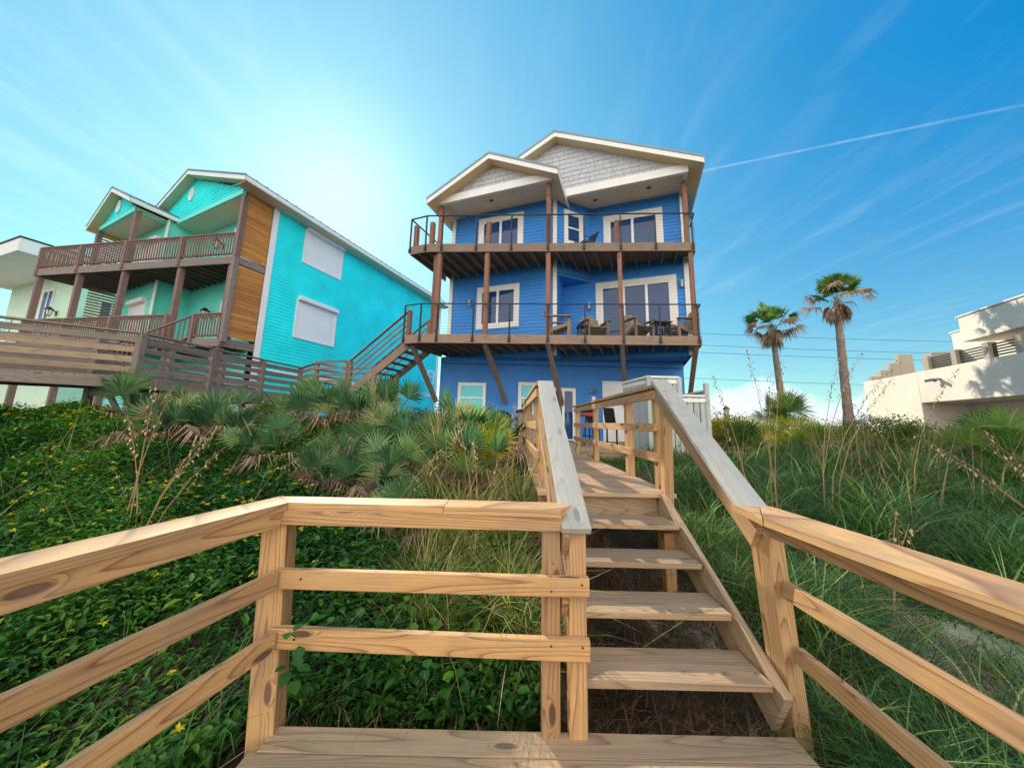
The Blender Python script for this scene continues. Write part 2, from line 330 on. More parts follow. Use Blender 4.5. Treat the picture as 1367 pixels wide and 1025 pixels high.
# wispy cirrus: noise on a high flat layer, stretched
sp = N(nt, 'ShaderNodeSeparateXYZ'); L(nrm.outputs[0], sp.inputs[0])
zc = N(nt, 'ShaderNodeMath', operation='MAXIMUM', i_1=0.03); L(sp.outputs['Z'], zc.inputs[0])
dx = N(nt, 'ShaderNodeMath', operation='DIVIDE'); L(sp.outputs['X'], dx.inputs[0]); L(zc.outputs[0], dx.inputs[1])
dy = N(nt, 'ShaderNodeMath', operation='DIVIDE'); L(sp.outputs['Y'], dy.inputs[0]); L(zc.outputs[0], dy.inputs[1])
cb = N(nt, 'ShaderNodeCombineXYZ'); L(dx.outputs[0], cb.inputs[0]); L(dy.outputs[0], cb.inputs[1])
mp = N(nt, 'ShaderNodeMapping'); mp.inputs['Rotation'].default_value = (0, 0, math.radians(22)); mp.inputs['Scale'].default_value = (4.0, 1.0, 1); L(cb.outputs[0], mp.inputs[0])
cn = N(nt, 'ShaderNodeTexNoise', i_Scale=1.5, i_Detail=9.0, i_Roughness=0.62, i_Distortion=0.6); L(mp.outputs[0], cn.inputs['Vector'])
cn2 = N(nt, 'ShaderNodeTexNoise', i_Scale=0.5, i_Detail=2.0); L(cb.outputs[0], cn2.inputs['Vector'])
cr = N(nt, 'ShaderNodeMapRange', i_1=0.48, i_2=0.95, i_3=0.0, i_4=0.26); L(cn.outputs['Fac'], cr.inputs[0])
cr2 = N(nt, 'ShaderNodeMapRange', i_1=0.38, i_2=0.62, i_3=0.15, i_4=1.0); L(cn2.outputs['Fac'], cr2.inputs[0])
cm = N(nt, 'ShaderNodeMath', operation='MULTIPLY'); L(cr.outputs[0], cm.inputs[0]); L(cr2.outputs[0], cm.inputs[1])
# low cumulus bank near the horizon
nb = N(nt, 'ShaderNodeTexNoise', i_Scale=7.0, i_Detail=6.0, i_Roughness=0.55); L(nrm.outputs[0], nb.inputs['Vector'])
hb = N(nt, 'ShaderNodeMapRange', i_1=0.16, i_2=0.05, i_3=-0.1, i_4=0.34); L(sp.outputs['Z'], hb.inputs[0])
bs = N(nt, 'ShaderNodeMath', operation='ADD'); L(nb.outputs['Fac'], bs.inputs[0]); L(hb.outputs[0], bs.inputs[1])
br = N(nt, 'ShaderNodeMapRange', i_1=0.66, i_2=0.80, i_3=0.0, i_4=0.85); L(bs.outputs[0], br.inputs[0])
# contrail: thin great-circle streak
CA, CB = Vc((0.50, 0.87, 0.60)).normalized(), Vc((1.20, 0.90, 0.78)).normalized()
pn = None
def set_contrail(a, b): return a.cross(b).normalized()
def ray(x, y): return (f+Rv*((x-PX)/F_)-Uv*((y-PY)/F_)).normalized()
cn_a, cn_b = ray(940, 228), ray(1270, 160)
pn = cn_a.cross(cn_b).normalized(); cmid = (cn_a+cn_b).normalized()
d1 = N(nt, 'ShaderNodeVectorMath', operation='DOT_PRODUCT'); L(nrm.outputs[0], d1.inputs[0]); d1.inputs[1].default_value = pn
ab = N(nt, 'ShaderNodeMath', operation='ABSOLUTE'); L(d1.outputs['Value'], ab.inputs[0])
cw = N(nt, 'ShaderNodeMapRange', i_1=0.0, i_2=0.0035, i_3=0.32, i_4=0.0); cw.interpolation_type = 'SMOOTHSTEP'; L(ab.outputs[0], cw.inputs[0])
d2 = N(nt, 'ShaderNodeVectorMath', operation='DOT_PRODUCT'); L(nrm.outputs[0], d2.inputs[0]); d2.inputs[1].default_value = cmid
cl = N(nt, 'ShaderNodeMapRange', i_1=0.955, i_2=0.985, i_3=0.0, i_4=1.0); L(d2.outputs['Value'], cl.inputs[0])
cnn = N(nt, 'ShaderNodeTexNoise', i_Scale=30.0, i_Detail=4.0); L(nrm.outputs[0], cnn.inputs['Vector'])
c3 = N(nt, 'ShaderNodeMath', operation='MULTIPLY'); L(cw.outputs[0], c3.inputs[0]); L(cl.outputs[0], c3.inputs[1])
c4 = N(nt, 'ShaderNodeMath', operation='MULTIPLY'); L(c3.outputs[0], c4.inputs[0]); L(cnn.outputs['Fac'], c4.inputs[1])
s1 = N(nt, 'ShaderNodeMath', operation='MAXIMUM'); L(cm.outputs[0], s1.inputs[0]); L(br.outputs[0], s1.inputs[1])
s2 = N(nt, 'ShaderNodeMath', operation='ADD', use_clamp=True); L(s1.outputs[0], s2.inputs[0]); L(c4.outputs[0], s2.inputs[1])
mixc = N(nt, 'ShaderNodeMix', data_type='RGBA'); L(s2.outputs[0], mixc.inputs[0]); L(hs.outputs[0], mixc.inputs[6]); mixc.inputs[7].default_value = (4.6, 5.0, 5.2, 1)
addg = N(nt, 'ShaderNodeVectorMath', operation='ADD'); L(mixc.outputs[2], addg.inputs[0]); L(gc.outputs[0], addg.inputs[1])
# added bright cloud deck, out of view behind the camera, to fill shaded fronts
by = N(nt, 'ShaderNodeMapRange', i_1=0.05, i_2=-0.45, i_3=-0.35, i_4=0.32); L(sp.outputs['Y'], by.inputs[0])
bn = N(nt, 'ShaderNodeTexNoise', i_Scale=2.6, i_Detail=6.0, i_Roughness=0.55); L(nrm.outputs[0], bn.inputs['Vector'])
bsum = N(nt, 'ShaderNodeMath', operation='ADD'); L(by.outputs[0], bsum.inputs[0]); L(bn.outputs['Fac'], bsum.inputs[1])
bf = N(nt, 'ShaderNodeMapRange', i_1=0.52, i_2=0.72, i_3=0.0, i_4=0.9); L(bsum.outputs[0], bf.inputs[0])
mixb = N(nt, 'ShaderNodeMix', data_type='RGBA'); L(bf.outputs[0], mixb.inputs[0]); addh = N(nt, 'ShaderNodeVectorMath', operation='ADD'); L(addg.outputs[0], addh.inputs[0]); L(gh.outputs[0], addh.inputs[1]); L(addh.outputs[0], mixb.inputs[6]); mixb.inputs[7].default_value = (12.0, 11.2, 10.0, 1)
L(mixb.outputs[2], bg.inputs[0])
SC.view_settings.view_transform = 'Standard'; SC.view_settings.look = 'None'; SC.view_settings.exposure = 0.55; SC.view_settings.gamma = 1.0
# ------------------------------------------------------------------ terrain
def sm(a, b, x):
    t = np.clip((x-a)/(b-a), 0, 1); return t*t*(3-2*t)
def H(x, y):
    x = np.asarray(x, float); y = np.asarray(y, float)
    crest = np.where(x < 1, 1.22, 0.62) + 0.075*np.clip(x-4.5, 0, 9)
    t = np.clip((y-2.1)/(6.6-2.1), 0, 1)
    h = -0.28 + (crest+0.28)*(t**0.85)
    back = sm(7.6, 10.5, y)
    h = h*(1-back) + 0.8*back
    cor = 1-sm(0.75, 1.7, np.abs(x-0.95))
    h = h*(1-cor) + np.minimum(h, 0.50+0.3*back)*cor
    h = h + 0.06*np.sin(x*1.7+y*0.6)*np.cos(y*1.3-x*0.4)*(1-back) + 0.03*np.sin(x*4.1)*np.sin(y*3.7+1)*(1-back)
    under = (1-sm(0.9, 2.1, y))
    return h - 0.15*under
def axis(dense0, dense1, step, far):
    a = list(np.arange(dense0, dense1, step)); k = step; lo, hi = [a[0]], [a[-1]]
    while lo[-1] > -far: k *= 1.35; lo.append(lo[-1]-k)
    k = step
    while hi[-1] < far: k *= 1.35; hi.append(hi[-1]+k)
    return np.array(lo[:0:-1]+a+hi[1:])
gx, gy = axis(-22, 24, 0.2, 900), axis(-3, 16, 0.2, 900)
X, Y = np.meshgrid(gx, gy); Zg = H(X, Y)
vv = np.stack([X, Y, Zg], -1).reshape(-1, 3); nx = len(gx); ny = len(gy)
ii = (np.arange(ny-1)[:, None]*nx+np.arange(nx-1)[None, :]).ravel()
g = np_mesh('ground', vv, np.stack([ii, ii+1, ii+nx+1, ii+nx], -1), None, M['sand'], smooth=True)
g['kind'] = 'structure'
# ================================================================== FOREGROUND BOARDWALK
bw = thing('boardwalk', 'new pine beach boardwalk with open guard rails and stairs climbing the dune', 'boardwalk', (0.4, 1.9, 0))
def board(name, p0, p1, w, h, mat, up=Z3, parent=bw, bev=0.004, label=None):
    m = MB(); m.beam(p0, p1, w, h, up); return m.build(name, M[mat], parent, bevel=bev, label=label)
def post(name, x, y, z0, z1, lean=(0, 0), rot=0.0, w=0.09, mat='pine', parent=bw):
    m = MB(); d = Vc((math.sin(rot), math.cos(rot), 0))
    m.beam((x, y, z0), (x+lean[0], y+lean[1], z1), w, w, d); return m.build(name, M[mat], parent, bevel=0.005)
# cap plan polygons (mitred): top 1.07
def cap_poly(pts, z, t=0.038, mat='pine', name='rail_cap'):
    """flat cap board: 4 plan corners a0,a1 (inner) b1,b0 (outer) ordered so that a is one long edge"""
    a0, a1, b1, b0 = [Vc((*q, 0)) for q in pts]
    m = MB(); ru, rv = random.uniform(0, 40), random.uniform(0, 40); dr = (a1-a0).normalized()
    def uvp(p): r_ = p-a0; return (ru+r_.dot(dr), rv+(r_-dr*r_.dot(dr)).length)
    top = [Vc((q.x, q.y, z)) for q in (a0, a1, b1, b0)]; bot = [q-Vc((0, 0, t)) for q in top]
    cr_ = (a1-a0).cross(b1-a1).z
    T = [0, 1, 2, 3] if cr_ > 0 else [3, 2, 1, 0]
    m.face([top[k] for k in T], [uvp(top[k]) for k in T]); m.face([bot[k] for k in T[::-1]], [uvp(bot[k]) for k in T[::-1]])
    for k in range(4):
        a, b_ = T[k], T[(k+1) % 4]; l = (top[b_]-top[a]).length; o = rv+0.5+0.3*k; s_ = random.uniform(0, 9)
        m.face([bot[a], bot[b_], top[b_], top[a]], [(s_, o), (s_+l, o), (s_+l, o+t), (s_, o+t)])
    return m.build(name, M[mat], bw, bevel=0.004)
# left outer run (A), centre run (B), right run (C)
cap_poly([(-1.82, -0.55), (-1.188, 1.934), (-1.331, 2.075), (-2.01, -0.48)], 1.07)
cap_poly([(-1.187, 1.935), (-0.35, 1.915), (-0.35, 2.085), (-1.330, 2.078)], 1.071)
cap_poly([(-0.347, 1.915), (0.275, 1.896), (0.375, 2.076), (-0.347, 2.085)], 1.070)
cap_poly([(1.292, 1.83), (1.44, -0.6), (1.66, -0.6), (1.524, 2.185)], 1.07)
cap_poly([(1.345, 2.17), (1.290, 1.835), (1.521, 2.188), (1.518, 2.192)], 1.068)
YB = 1.912
def run(p0, p1, zs, h=0.092, w=0.038, name='rail'):
    for z in zs: board(name, (p0[0], p0[1], z), (p1[0], p1[1], z), w, h, 'pine')
# B
board('under_rail', (-1.215, YB+.035, 0.995), (0.285, YB+.02, 0.995), 0.038, 0.074, 'pine')
board('rail', (-1.20, YB+.02, 0.698), (0.42, YB, 0.697), 0.038, 0.092, 'pine')
board('rail', (-1.19, YB+.02, 0.424), (0.42, YB, 0.408), 0.038, 0.096, 'pine')
# A
board('under_rail', (-1.86, -0.55, 0.992), (-1.225, 1.93, 0.994), 0.038, 0.086, 'pine')
board('rail', (-1.80, -0.55, 0.700), (-1.185, 1.90, 0.700), 0.038, 0.09, 'pine')
board('rail', (-1.78, -0.55, 0.42), (-1.16, 1.90, 0.42), 0.038, 0.09, 'pine')
# C
board('under_rail', (1.405, 1.98, 0.992), (1.50, -0.6, 0.992), 0.038, 0.088, 'pine')
board('rail', (1.545, 2.06, 0.640), (1.53, -0.6, 0.640), 0.038, 0.09, 'pine')
board('rail', (1.60, 2.08, 0.30), (1.55, -0.6, 0.30), 0.038, 0.09, 'pine')
# posts
m = MB()
ca, sa = math.cos(math.radians(20)), math.sin(math.radians(20))
post('post', -1.150, 1.965, -0.5, 1.03, lean=(-0.12, 0.045), rot=math.radians(-8), w=0.125)
post('post', 0.232, YB+.07, -0.4, 1.03)
post('post', 0.368, YB+.07, -0.4, 0.95)
post('post', 1.635, 2.20, -0.5, 1.03, lean=(-0.145, -0.09), rot=math.radians(-14), w=0.115)
post('post', -1.86, -0.3, -0.3, 1.03); post('post', 1.52, 0.2, -0.3, 1.03)
# hand rails of the flight
HL0, HL1 = Vc((0.356, 1.895, 0.968)), Vc((0.352, 3.56, 1.945))
HR0, HR1 = Vc((1.425, 2.09, 1.045)), Vc((1.545, 3.56, 1.985))
def nrm_up(a, b): d = (b-a).normalized(); s_ = d.cross(Z3); return s_.cross(d).normalized()
board('rail_cap', HL0, HL1, 0.155, 0.038, 'cap', nrm_up(HL0, HL1), label='blue grey weathered handrail cap')
board('rail_cap', HR0, HR1, 0.165, 0.038, 'cap', nrm_up(HR0, HR1), label='blue grey weathered handrail cap')
def off(p, x=0, y=0, z=0): return Vc((p.x+x, p.y+y, p.z+z))
board('under_rail', off(HL0, -.052, .04, -.085), off(HL1, -.05, 0, -.105), 0.038, 0.14, 'pine', nrm_up(HL0, HL1))
board('rail', off(HL0, -.052, .06, -.40), off(HL1, -.05, 0, -.42), 0.038, 0.10, 'pine', nrm_up(HL0, HL1))
board('under_rail', off(HR0, .0, -.02, -.128), off(HR1, -.045, -.05, -.125), 0.038, 0.18, 'pine', nrm_up(HR0, HR1))
post('post', 1.50, 3.42, 0.3, 1.86, lean=(0.02, -0.06), w=0.085)
# upper walkway rails
for x, nm in ((1.575, 1), (0.345, 0)):
    ys = (3.69, 4.61, 6.41, 8.15)
    for k, y in enumerate(ys): post('post', x, y, 0.2, 1.91, w=0.092)
    board('rail_cap', (x-.02, 3.56 if nm else 3.575, 1.93), (x-.02, 8.3, 1.93), 0.15, 0.038, 'pine')
    for z in (1.84, 1.50, 1.20): board('rail', (x-.068 if not nm else x-.068, 3.6, z), (x-.068, 8.2, z), 0.036, 0.09, 'pine')
# treads: front edge y, z top
for k, (y, z) in enumerate(((2.06, .176), (2.38, .352), (2.70, .528), (3.02, .704))):
    board('tread', (0.40, y+0.14, z-.019), (1.425, y+0.14, z-.019), 0.285, 0.038, 'tread')
board('riser', (0.42, 3.50, 0.745), (1.44, 3.50, 0.745), 0.036, 0.19, 'tread')
def screw(par, p):
    m = MB(); m.tube([Vc(p), Vc(p)+Vc((0, -.004, 0))], .0045, 8); return m.build('screw', M['black'], par)
kids = {round((o_.data.vertices[0].co.z+o_.data.vertices[2].co.z)/2, 1): o_ for o_ in bw.children if o_.name.startswith('rail') and abs(o_.data.vertices[0].co.y-o_.data.vertices[4].co.y) < .05 and 'cap' not in o_.name}
for key, o_ in kids.items():
    zc_ = sum(v_.co.z for v_ in o_.data.vertices)/8
    for xx in (-1.06, .225, .38): screw(o_, (xx, YB+.018-.019-(xx+1.2)*.0127, zc_+random.uniform(-.02, .02)))
# stringers (sloped boards)
for x in (0.40, 1.462):
    a, b_ = Vc((x, 2.06, 0.03)), Vc((x, 3.47, 0.79)); board('stringer', a, b_, 0.042, 0.27, 'tread', nrm_up(a, b_))
for x in (0.42, 1.40):
    post('support_post', x, 3.2, -0.3, 0.60)
# deck boards of the upper walkway
y = 3.40
while y < 8.6:
    m = MB(); m.beam((0.27, y+.07, 0.861+random.uniform(-.001, .001)), (1.60+random.uniform(-.004, .006), y+.07, 0.861), 0.138, 0.038)
    m.build('deck_board', M['tread'], bw, bevel=0.004); y += 0.144
for x in (0.36, 0.95, 1.55): board('joist', (x, 3.54, 0.745), (x, 8.6, 0.745), 0.04, 0.19, 'tread')
for y in (4.6, 6.4, 8.15):
    for x in (0.36, 1.52): post('support_post', x, y+.12, 0.1, 0.65)
# lower landing: boards run across
y = 1.98
while y > -2.2:
    xl = -1.16-(1.9-y)*0.25 if y < 1.9 else -1.14; xr = 1.45 if y > 1.75 else 1.50
    m = MB(); m.beam((xl, y-.07, -0.019), (xr, y-.07, -0.019+random.uniform(-.001, .001)), 0.138, 0.038)
    m.build('deck_board', M['tread'], bw, bevel=0.004); y -= 0.144
board('joist', (-1.1, 1.99, -0.12), (1.44, 1.99, -0.12), 0.04, 0.19, 'tread')

# patio deck beyond the walkway
pd = thing('patio_deck', 'low greenish timber patio deck in front of the blue house', 'deck', (1.5, 10.6, 0.8))
y = 8.62
while y < 12.9:
    m = MB(); m.beam((-1.8, y+.07, 0.86), (6.3, y+.07, 0.86), 0.138, 0.036); m.build('deck_board', M['tread'], pd); y += 0.144
m = MB(); m.beam((-1.8, 8.66, 0.74), (6.3, 8.66, 0.74), 0.04, 0.19); m.build('rim_board', M['tread'], pd)

# ================================================================== HOUSE TOOLS
class Wall:
    def __init__(s, P0, P1, flip=False):
        s.o = Vc((P0[0], P0[1], 0)); s.d = Vc((P1[0], P1[1], 0))-s.o; s.len = s.d.length; s.d.normalize()
        s.n = Vc((s.d.y, -s.d.x, 0))          # outward = right-hand side of P0->P1
        if flip: s.n = -s.n
    def p(s, a, out, z): return s.o+s.d*a+s.n*out+Z3*z
def siding(w, z0, z1, openings, mat, parent, name='wall', course=0.135, s0=0.0, s1=None, label=None):
    m = MB(); s1 = w.len if s1 is None else s1; z = z0
    while z < z1-1e-4:
        zt = min(z+course, z1); segs = [(s0, s1)]
        for (a, b_, c, d) in openings:
            if c < (z+zt)/2 < d:
                ns = []
                for (p, q) in segs:
                    if a > p: ns.append((p, min(q, a)))
                    if b_ < q: ns.append((max(p, b_), q))
                segs = [t for t in ns if t[1]-t[0] > 0.01]
        for p, q in segs:
            A, B = w.p(p, 0.022, z), w.p(q, 0.022, z); C, D = w.p(q, 0.006, zt), w.p(p, 0.006, zt)
            m.face([A, B, C, D]); m.face([w.p(p, 0.004, z), w.p(q, 0.004, z), B, A])
        z = zt
    return m.build(name, M[mat], parent, label=label)
def shingles(w, zf, s0, s1, z0, mat, parent, course=0.19, back='gap', name='gable_shingles', wmin=.13, wmax=.30):
    m = MB(); zmax = max(zf(s0+(s1-s0)*k/40) for k in range(41)); z = z0; k = 0
    while z < zmax:
        s = s0-random.uniform(0, .2)
        while s < s1:
            wd = random.uniform(wmin, wmax); a, b_ = max(s, s0), min(s+wd-0.009, s1); s += wd
            if b_-a < .02: continue
            ta, tb = min(z+course, zf(a)), min(z+course, zf(b_))
            if ta <= z and tb <= z: continue
            ta, tb = max(ta, z+.001), max(tb, z+.001); o_ = random.uniform(0.020, 0.028)
            m.face([w.p(a, o_, z), w.p(b_, o_, z), w.p(b_, .008, tb), w.p(a, .008, ta)])
            m.face([w.p(a, 0, z), w.p(b_, 0, z), w.p(b_, o_, z), w.p(a, o_, z)])
        z += course
    bk = MB(); n = 24
    for k in range(n):
        a, b_ = s0+(s1-s0)*k/n, s0+(s1-s0)*(k+1)/n
        if zf(a) > z0 or zf(b_) > z0: bk.face([w.p(a, .002, z0), w.p(b_, .002, z0), w.p(b_, .002, max(zf(b_), z0)), w.p(a, .002, max(zf(a), z0))])
    g_ = m.build(name, M[mat], parent); bk.build('backing', M[back], g_); return g_
def trim_frame(m, w, a, b_, c, d, t, out=0.055, bottom=True, th=0.05, tb=None):
    o = out-th/2+0.002; tb = tb or t
    m.beam(w.p(a, o, (c+d)/2) if 0 else w.p(a+t/2, o, c), w.p(a+t/2, o, d), t, th, w.n)
    m.beam(w.p(b_-t/2, o, c), w.p(b_-t/2, o, d), t, th, w.n)
    m.beam(w.p(a+t, o, d-t/2), w.p(b_-t, o, d-t/2), t, th, Z3) if 0 else m.box(w.p(a+t, o-th/2, d-t), w.d*(b_-a-2*t), w.n*th, Z3*t)
    if bottom: m.box(w.p(a+t, o-th/2, c), w.d*(b_-a-2*t), w.n*th, Z3*tb)
def window(w, a, b_, c, d, parent, t=0.12, panels=2, horiz=False, door=False, glass='glass', sash=0.045, mull=None, name=None):
    """a..b, c..d outer limits of the trim"""
    fr = MB(); trim_frame(fr, w, a, b_, c, d, t, bottom=not door)
    fo = fr.build(name or ('sliding_door' if door else 'window'), M['white'], parent, bevel=0.004)
    ia, ib, ic, idd = a+t, b_-t, c+(0.03 if door else t), d-t
    sm_ = MB(); th = 0.04; o = 0.012
    def bar(p, q, r, s_): sm_.box(w.p(p, o-th/2+.012, r), w.d*(q-p), w.n*th, Z3*(s_-r))
    bar(ia, ia+sash, ic, idd); bar(ib-sash, ib, ic, idd); bar(ia+sash, ib-sash, idd-sash, idd); bar(ia+sash, ib-sash, ic, ic+sash)
    cells = []
    if horiz:
        mz = (ic+idd)/2; bar(ia+sash, ib-sash, mz-.028, mz+.028); cells = [(ia+sash, ib-sash, ic+sash, mz-.028), (ia+sash, ib-sash, mz+.028, idd-sash)]
    else:
        xs = mull or [ia+(ib-ia)*k/panels for k in range(1, panels)]
        px = ia+sash
        for x in xs: bar(x-.045, x+.045, ic+sash, idd-sash); cells.append((px, x-.045, ic+sash, idd-sash)); px = x+.045
        cells.append((px, ib-sash, ic+sash, idd-sash))
    sm_.build('sash', M['sashwhite'], fo)
    for (p, q, r, s_) in cells:
        g_ = MB(); g_.box(w.p(p, -.012, r), w.d*(q-p), w.n*0.012, Z3*(s_-r)); g_.build('pane', M[glass], fo)
    return fo
def gable_roof(parent, pt_, s_l, s_m, s_r, z_l, z_m, z_r, b0, b1, mat='roof', fascia=0.19, soff=True, seams=True, wallb=None):
    """pt_(a,b,z) maps to world; ridge at a=s_m; front at b0, rear at b1"""
    for (sa_, za, sb, zb) in ((s_l, z_l, s_m, z_m), (s_m, z_m, s_r, z_r)):
        m = MB(); T = 0.05
        q = [pt_(sa_, b0, za), pt_(sb, b0, zb), pt_(sb, b1, zb), pt_(sa_, b1, za)]
        m.prism([p-Z3*T for p in q], Z3*T)
        if seams:
            n = int((b1-b0)/0.42); 
            for k in range(n+1):
                bb = b0+0.02+(b1-b0-.04)*k/n
                A, B = pt_(sa_, bb, za+.012), pt_(sb, bb, zb+.012); m.beam(A, B, 0.03, 0.035)
        m.build('roof', M[mat], parent)
        fa = MB(); th = 0.03
        A, B, Bl, Al = pt_(sa_, b0+.02, za-T), pt_(sb, b0+.02, zb-T), pt_(sb, b0+.02, zb-T-fascia), pt_(sa_, b0+.02, za-T-fascia)
        vec = (pt_(0, b0+th, 0)-pt_(0, b0, 0)); fa.prism([A, Al, Bl, B], vec)
        fa.build('fascia', M['white'], parent)
        if soff:
            so_ = MB(); dz = T+fascia-.03
            q = [pt_(sa_, b0+.051, za-dz), pt_(sb, b0+.051, zb-dz), pt_(sb, b1, zb-dz), pt_(sa_, b1, za-dz)]
            so_.prism([p-Z3*.02 for p in q], Z3*.02); 
            n = int((b1-b0-.05)/.11) if (b1-b0) < 3 else 0
            so_.build('soffit', M['soffit'], parent)
    for (s_, z_, sg) in ((s_l, z_l, 1), (s_r, z_r, -1)):
        fa = MB(); A, B = pt_(s_, b0+.02, z_-.05), pt_(s_, b1, z_-.05); dv = (pt_(s_+sg*.03, b0, 0)-pt_(s_, b0, 0))
        fa.prism([A, B, B-Z3*fascia, A-Z3*fascia], dv); fa.build('eave_fascia', M['white'], parent)
def lantern(parent, p, n, s=1.0, mat='black'):
    m = MB(); c = Vc(p)+Vc(n)*0.16*s
    m.beam(Vc(p), Vc(p)+Vc(n)*.02, .11*s, .16*s); m.beam(Vc(p)+Z3*.03*s, c+Z3*.16*s, .025*s, .025*s)
    m.lathe(c, [(0.0, .20*s), (.03*s, .18*s), (.115*s, .10*s), (.11*s, .085*s), (.02*s, .085*s)], 8)
    m.lathe(c, [(.0, -.14*s), (.045*s, -.13*s), (.05*s, -.11*s)], 8)
    for k in range(4):
        th = math.pi/4+k*math.pi/2; e = Vc((math.cos(th), math.sin(th), 0))
        m.tube([c+e*.045*s-Z3*.11*s, c+e*.085*s+Z3*.09*s], .008*s, 4)
    o = m.build('wall_light', M[mat], parent)
    g_ = MB(); g_.lathe(c, [(.04*s, -.11*s), (.075*s, .085*s)], 8); g_.build('lamp_glass', M['lampglass'], o); return o
def cylinder_light(parent, p, n):
    m = MB(); c = Vc(p)+Vc(n)*.08; m.beam(Vc(p), c, .05, .05); m.lathe(c, [(0, -.13), (.055, -.13), (.055, .13), (0, .13)], 12)
    o = m.build('wall_light', M['cable'], parent); return o

# ================================================================== BLUE HOUSE
bh = thing('beach_house', 'tall three storey bright blue beach house with two shingled gables and wire railed balconies', 'house', W(-2.6, 12.5, 0.8))
wing = Wall(W(-7, 11.65), W(-2.55, 11.65)); S = lambda u: u+7
rec = Wall(W(-2.55, 12.75), W(1.85, 12.75)); R_ = lambda u: u+2.55
Z2, Z3_, ZC = 4.34, 7.53, 10.0
op_w = [(S(-5.66), S(-4.1), 5.15, 6.65), (S(-5.72), S(-3.98), 7.5, 9.6)]
siding(wing, 3.9, ZC, op_w, 'blue', bh)
op_r = [(R_(-1.2), R_(1.42), 4.3, 6.75), (R_(-0.86), R_(1.06), 7.5, 9.45)]
siding(rec, 3.9, ZC, op_r, 'blue', bh)
window(wing, S(-5.76), S(-4.0), 5.04, 6.75, bh, t=0.17)
window(wing, S(-5.80), S(-3.88), Z3_, 9.70, bh, t=0.19, door=True)
window(rec, R_(-1.30), R_(1.50), Z2, 6.85, bh, t=0.22, door=True, panels=3)
window(rec, R_(-0.96), R_(1.16), Z3_, 9.55, bh, t=0.22, door=True)
inner = Wall(W(-2.55, 11.65), W(-2.55, 12.75)); siding(inner, 3.9, 7.4, [], 'blue', bh)
cham = Wall(W(-2.55, 11.65), W(-1.42, 12.74)); siding(cham, 7.0, ZC, [(0.38, 1.06, 8.3, 9.5)], 'blue', bh)
window(cham, 0.28, 1.14, 8.2, 9.6, bh, t=0.13, horiz=True)
m = MB(); m.prism([W(-2.55, 11.66, 6.9), W(-2.55, 12.75, 6.9), W(-1.42, 12.75, 6.9)], Z3*0.09); m.build('bay_soffit', M['blue'], bh)
left = Wall(W(-7, 25), W(-7, 11.65)); siding(left, 3.9, 10.2, [], 'blue', bh)
right = Wall(W(1.85, 12.75), W(1.85, 25)); siding(right, 3.9, 10.2, [], 'blue', bh)
rear = Wall(W(1.85, 25), W(-7, 25)); siding(rear, 0.5, 11.8, [], 'blue', bh)
# ground storey: stuccoed, squarer to the boardwalk
GX0, GX1 = W(-7, 11.9), W(1.85, 13.6)
GX0 = Vc((-2.75, 13.0, 0)); GX1 = Vc((6.62, 13.0, 0))
gw = Wall(GX0, GX1)
m = MB()
def holes(w, z0, z1, ops, m):
    xs = sorted({0, w.len}|{q for o_ in ops for q in o_[:2]}); zs = sorted({z0, z1}|{q for o_ in ops for q in o_[2:]})
    for i in range(len(xs)-1):
        for j in range(len(zs)-1):
            cx, cz = (xs[i]+xs[i+1])/2, (zs[j]+zs[j+1])/2
            if any(o_[0] < cx < o_[1] and o_[2] < cz < o_[3] for o_ in ops): continue
            m.face([w.p(xs[i], 0, zs[j]), w.p(xs[i+1], 0, zs[j]), w.p(xs[i+1], 0, zs[j+1]), w.p(xs[i], 0, zs[j+1])])
gs = lambda x: x+2.75
gops = [(gs(-1.98), gs(-1.02), 1.9, 2.94), (gs(0.31), gs(1.24), 1.9, 3.0), (gs(1.56), gs(2.38), .88, 2.8), (gs(3.5), gs(4.33), .88, 3.12)]
holes(gw, 0.3, 3.95, gops, m)
m.face([W(-7, 11.65, 3.94), GX0+Z3*3.94, GX1+Z3*3.94, W(1.85, 12.75, 3.94), W(-2.55, 12.75, 3.94), W(-2.55, 11.65, 3.94)][::-1])
BR = W(1.85, 25); BL = W(-7, 25)
m.face([GX1+Z3*.3, BR+Z3*.3, BR+Z3*3.95, GX1+Z3*3.95]); m.face([BL+Z3*.3, GX0+Z3*.3, GX0+Z3*3.95, BL+Z3*3.95])
m.build('ground_floor_wall', M['bluestucco'], bh)
m = MB(); m.beam((-2.65, 12.9, 3.83), (6.55, 12.9, 3.83), 0.10, 0.22); m.build('soffit_beam', M['bluestucco'], bh)
window(gw, gs(-2.04), gs(-0.97), 1.84, 2.99, bh, t=0.07, horiz=True, glass='glassg')
window(gw, gs(0.25), gs(1.29), 1.84, 3.05, bh, t=0.07, horiz=True, glass='glassg')
window(gw, gs(1.50), gs(2.44), .88, 2.86, bh, t=0.07, door=True, panels=2)
dr = MB(); trim_frame(dr, gw, gs(3.46), gs(4.37), .88, 3.16, .06, bottom=False); do = dr.build('door_frame', M['sashwhite'], bh)
m = MB(); m.box(gw.p(gs(3.52), -.03, .9), gw.d*.79, gw.n*.04, Z3*2.2); m.build('door', M['sashwhite'], do)
# corner boards
def cboard(P, w_=0.15, z0=3.9, z1=ZC, d=U3):
    m = MB(); m.beam(Vc((P[0], P[1], z0)), Vc((P[0], P[1], z1)), w_, .05, V3 if d is U3 else U3); return m.build('corner_trim', M['white'], bh, bevel=.003)
cboard(W(-2.63, 11.615)); cboard(W(-6.93, 11.615), .12); cboard(W(-7.035, 11.72), .12, d=V3); cboard(W(1.80, 12.715), .10); cboard(W(1.885, 12.8), .12, d=V3)
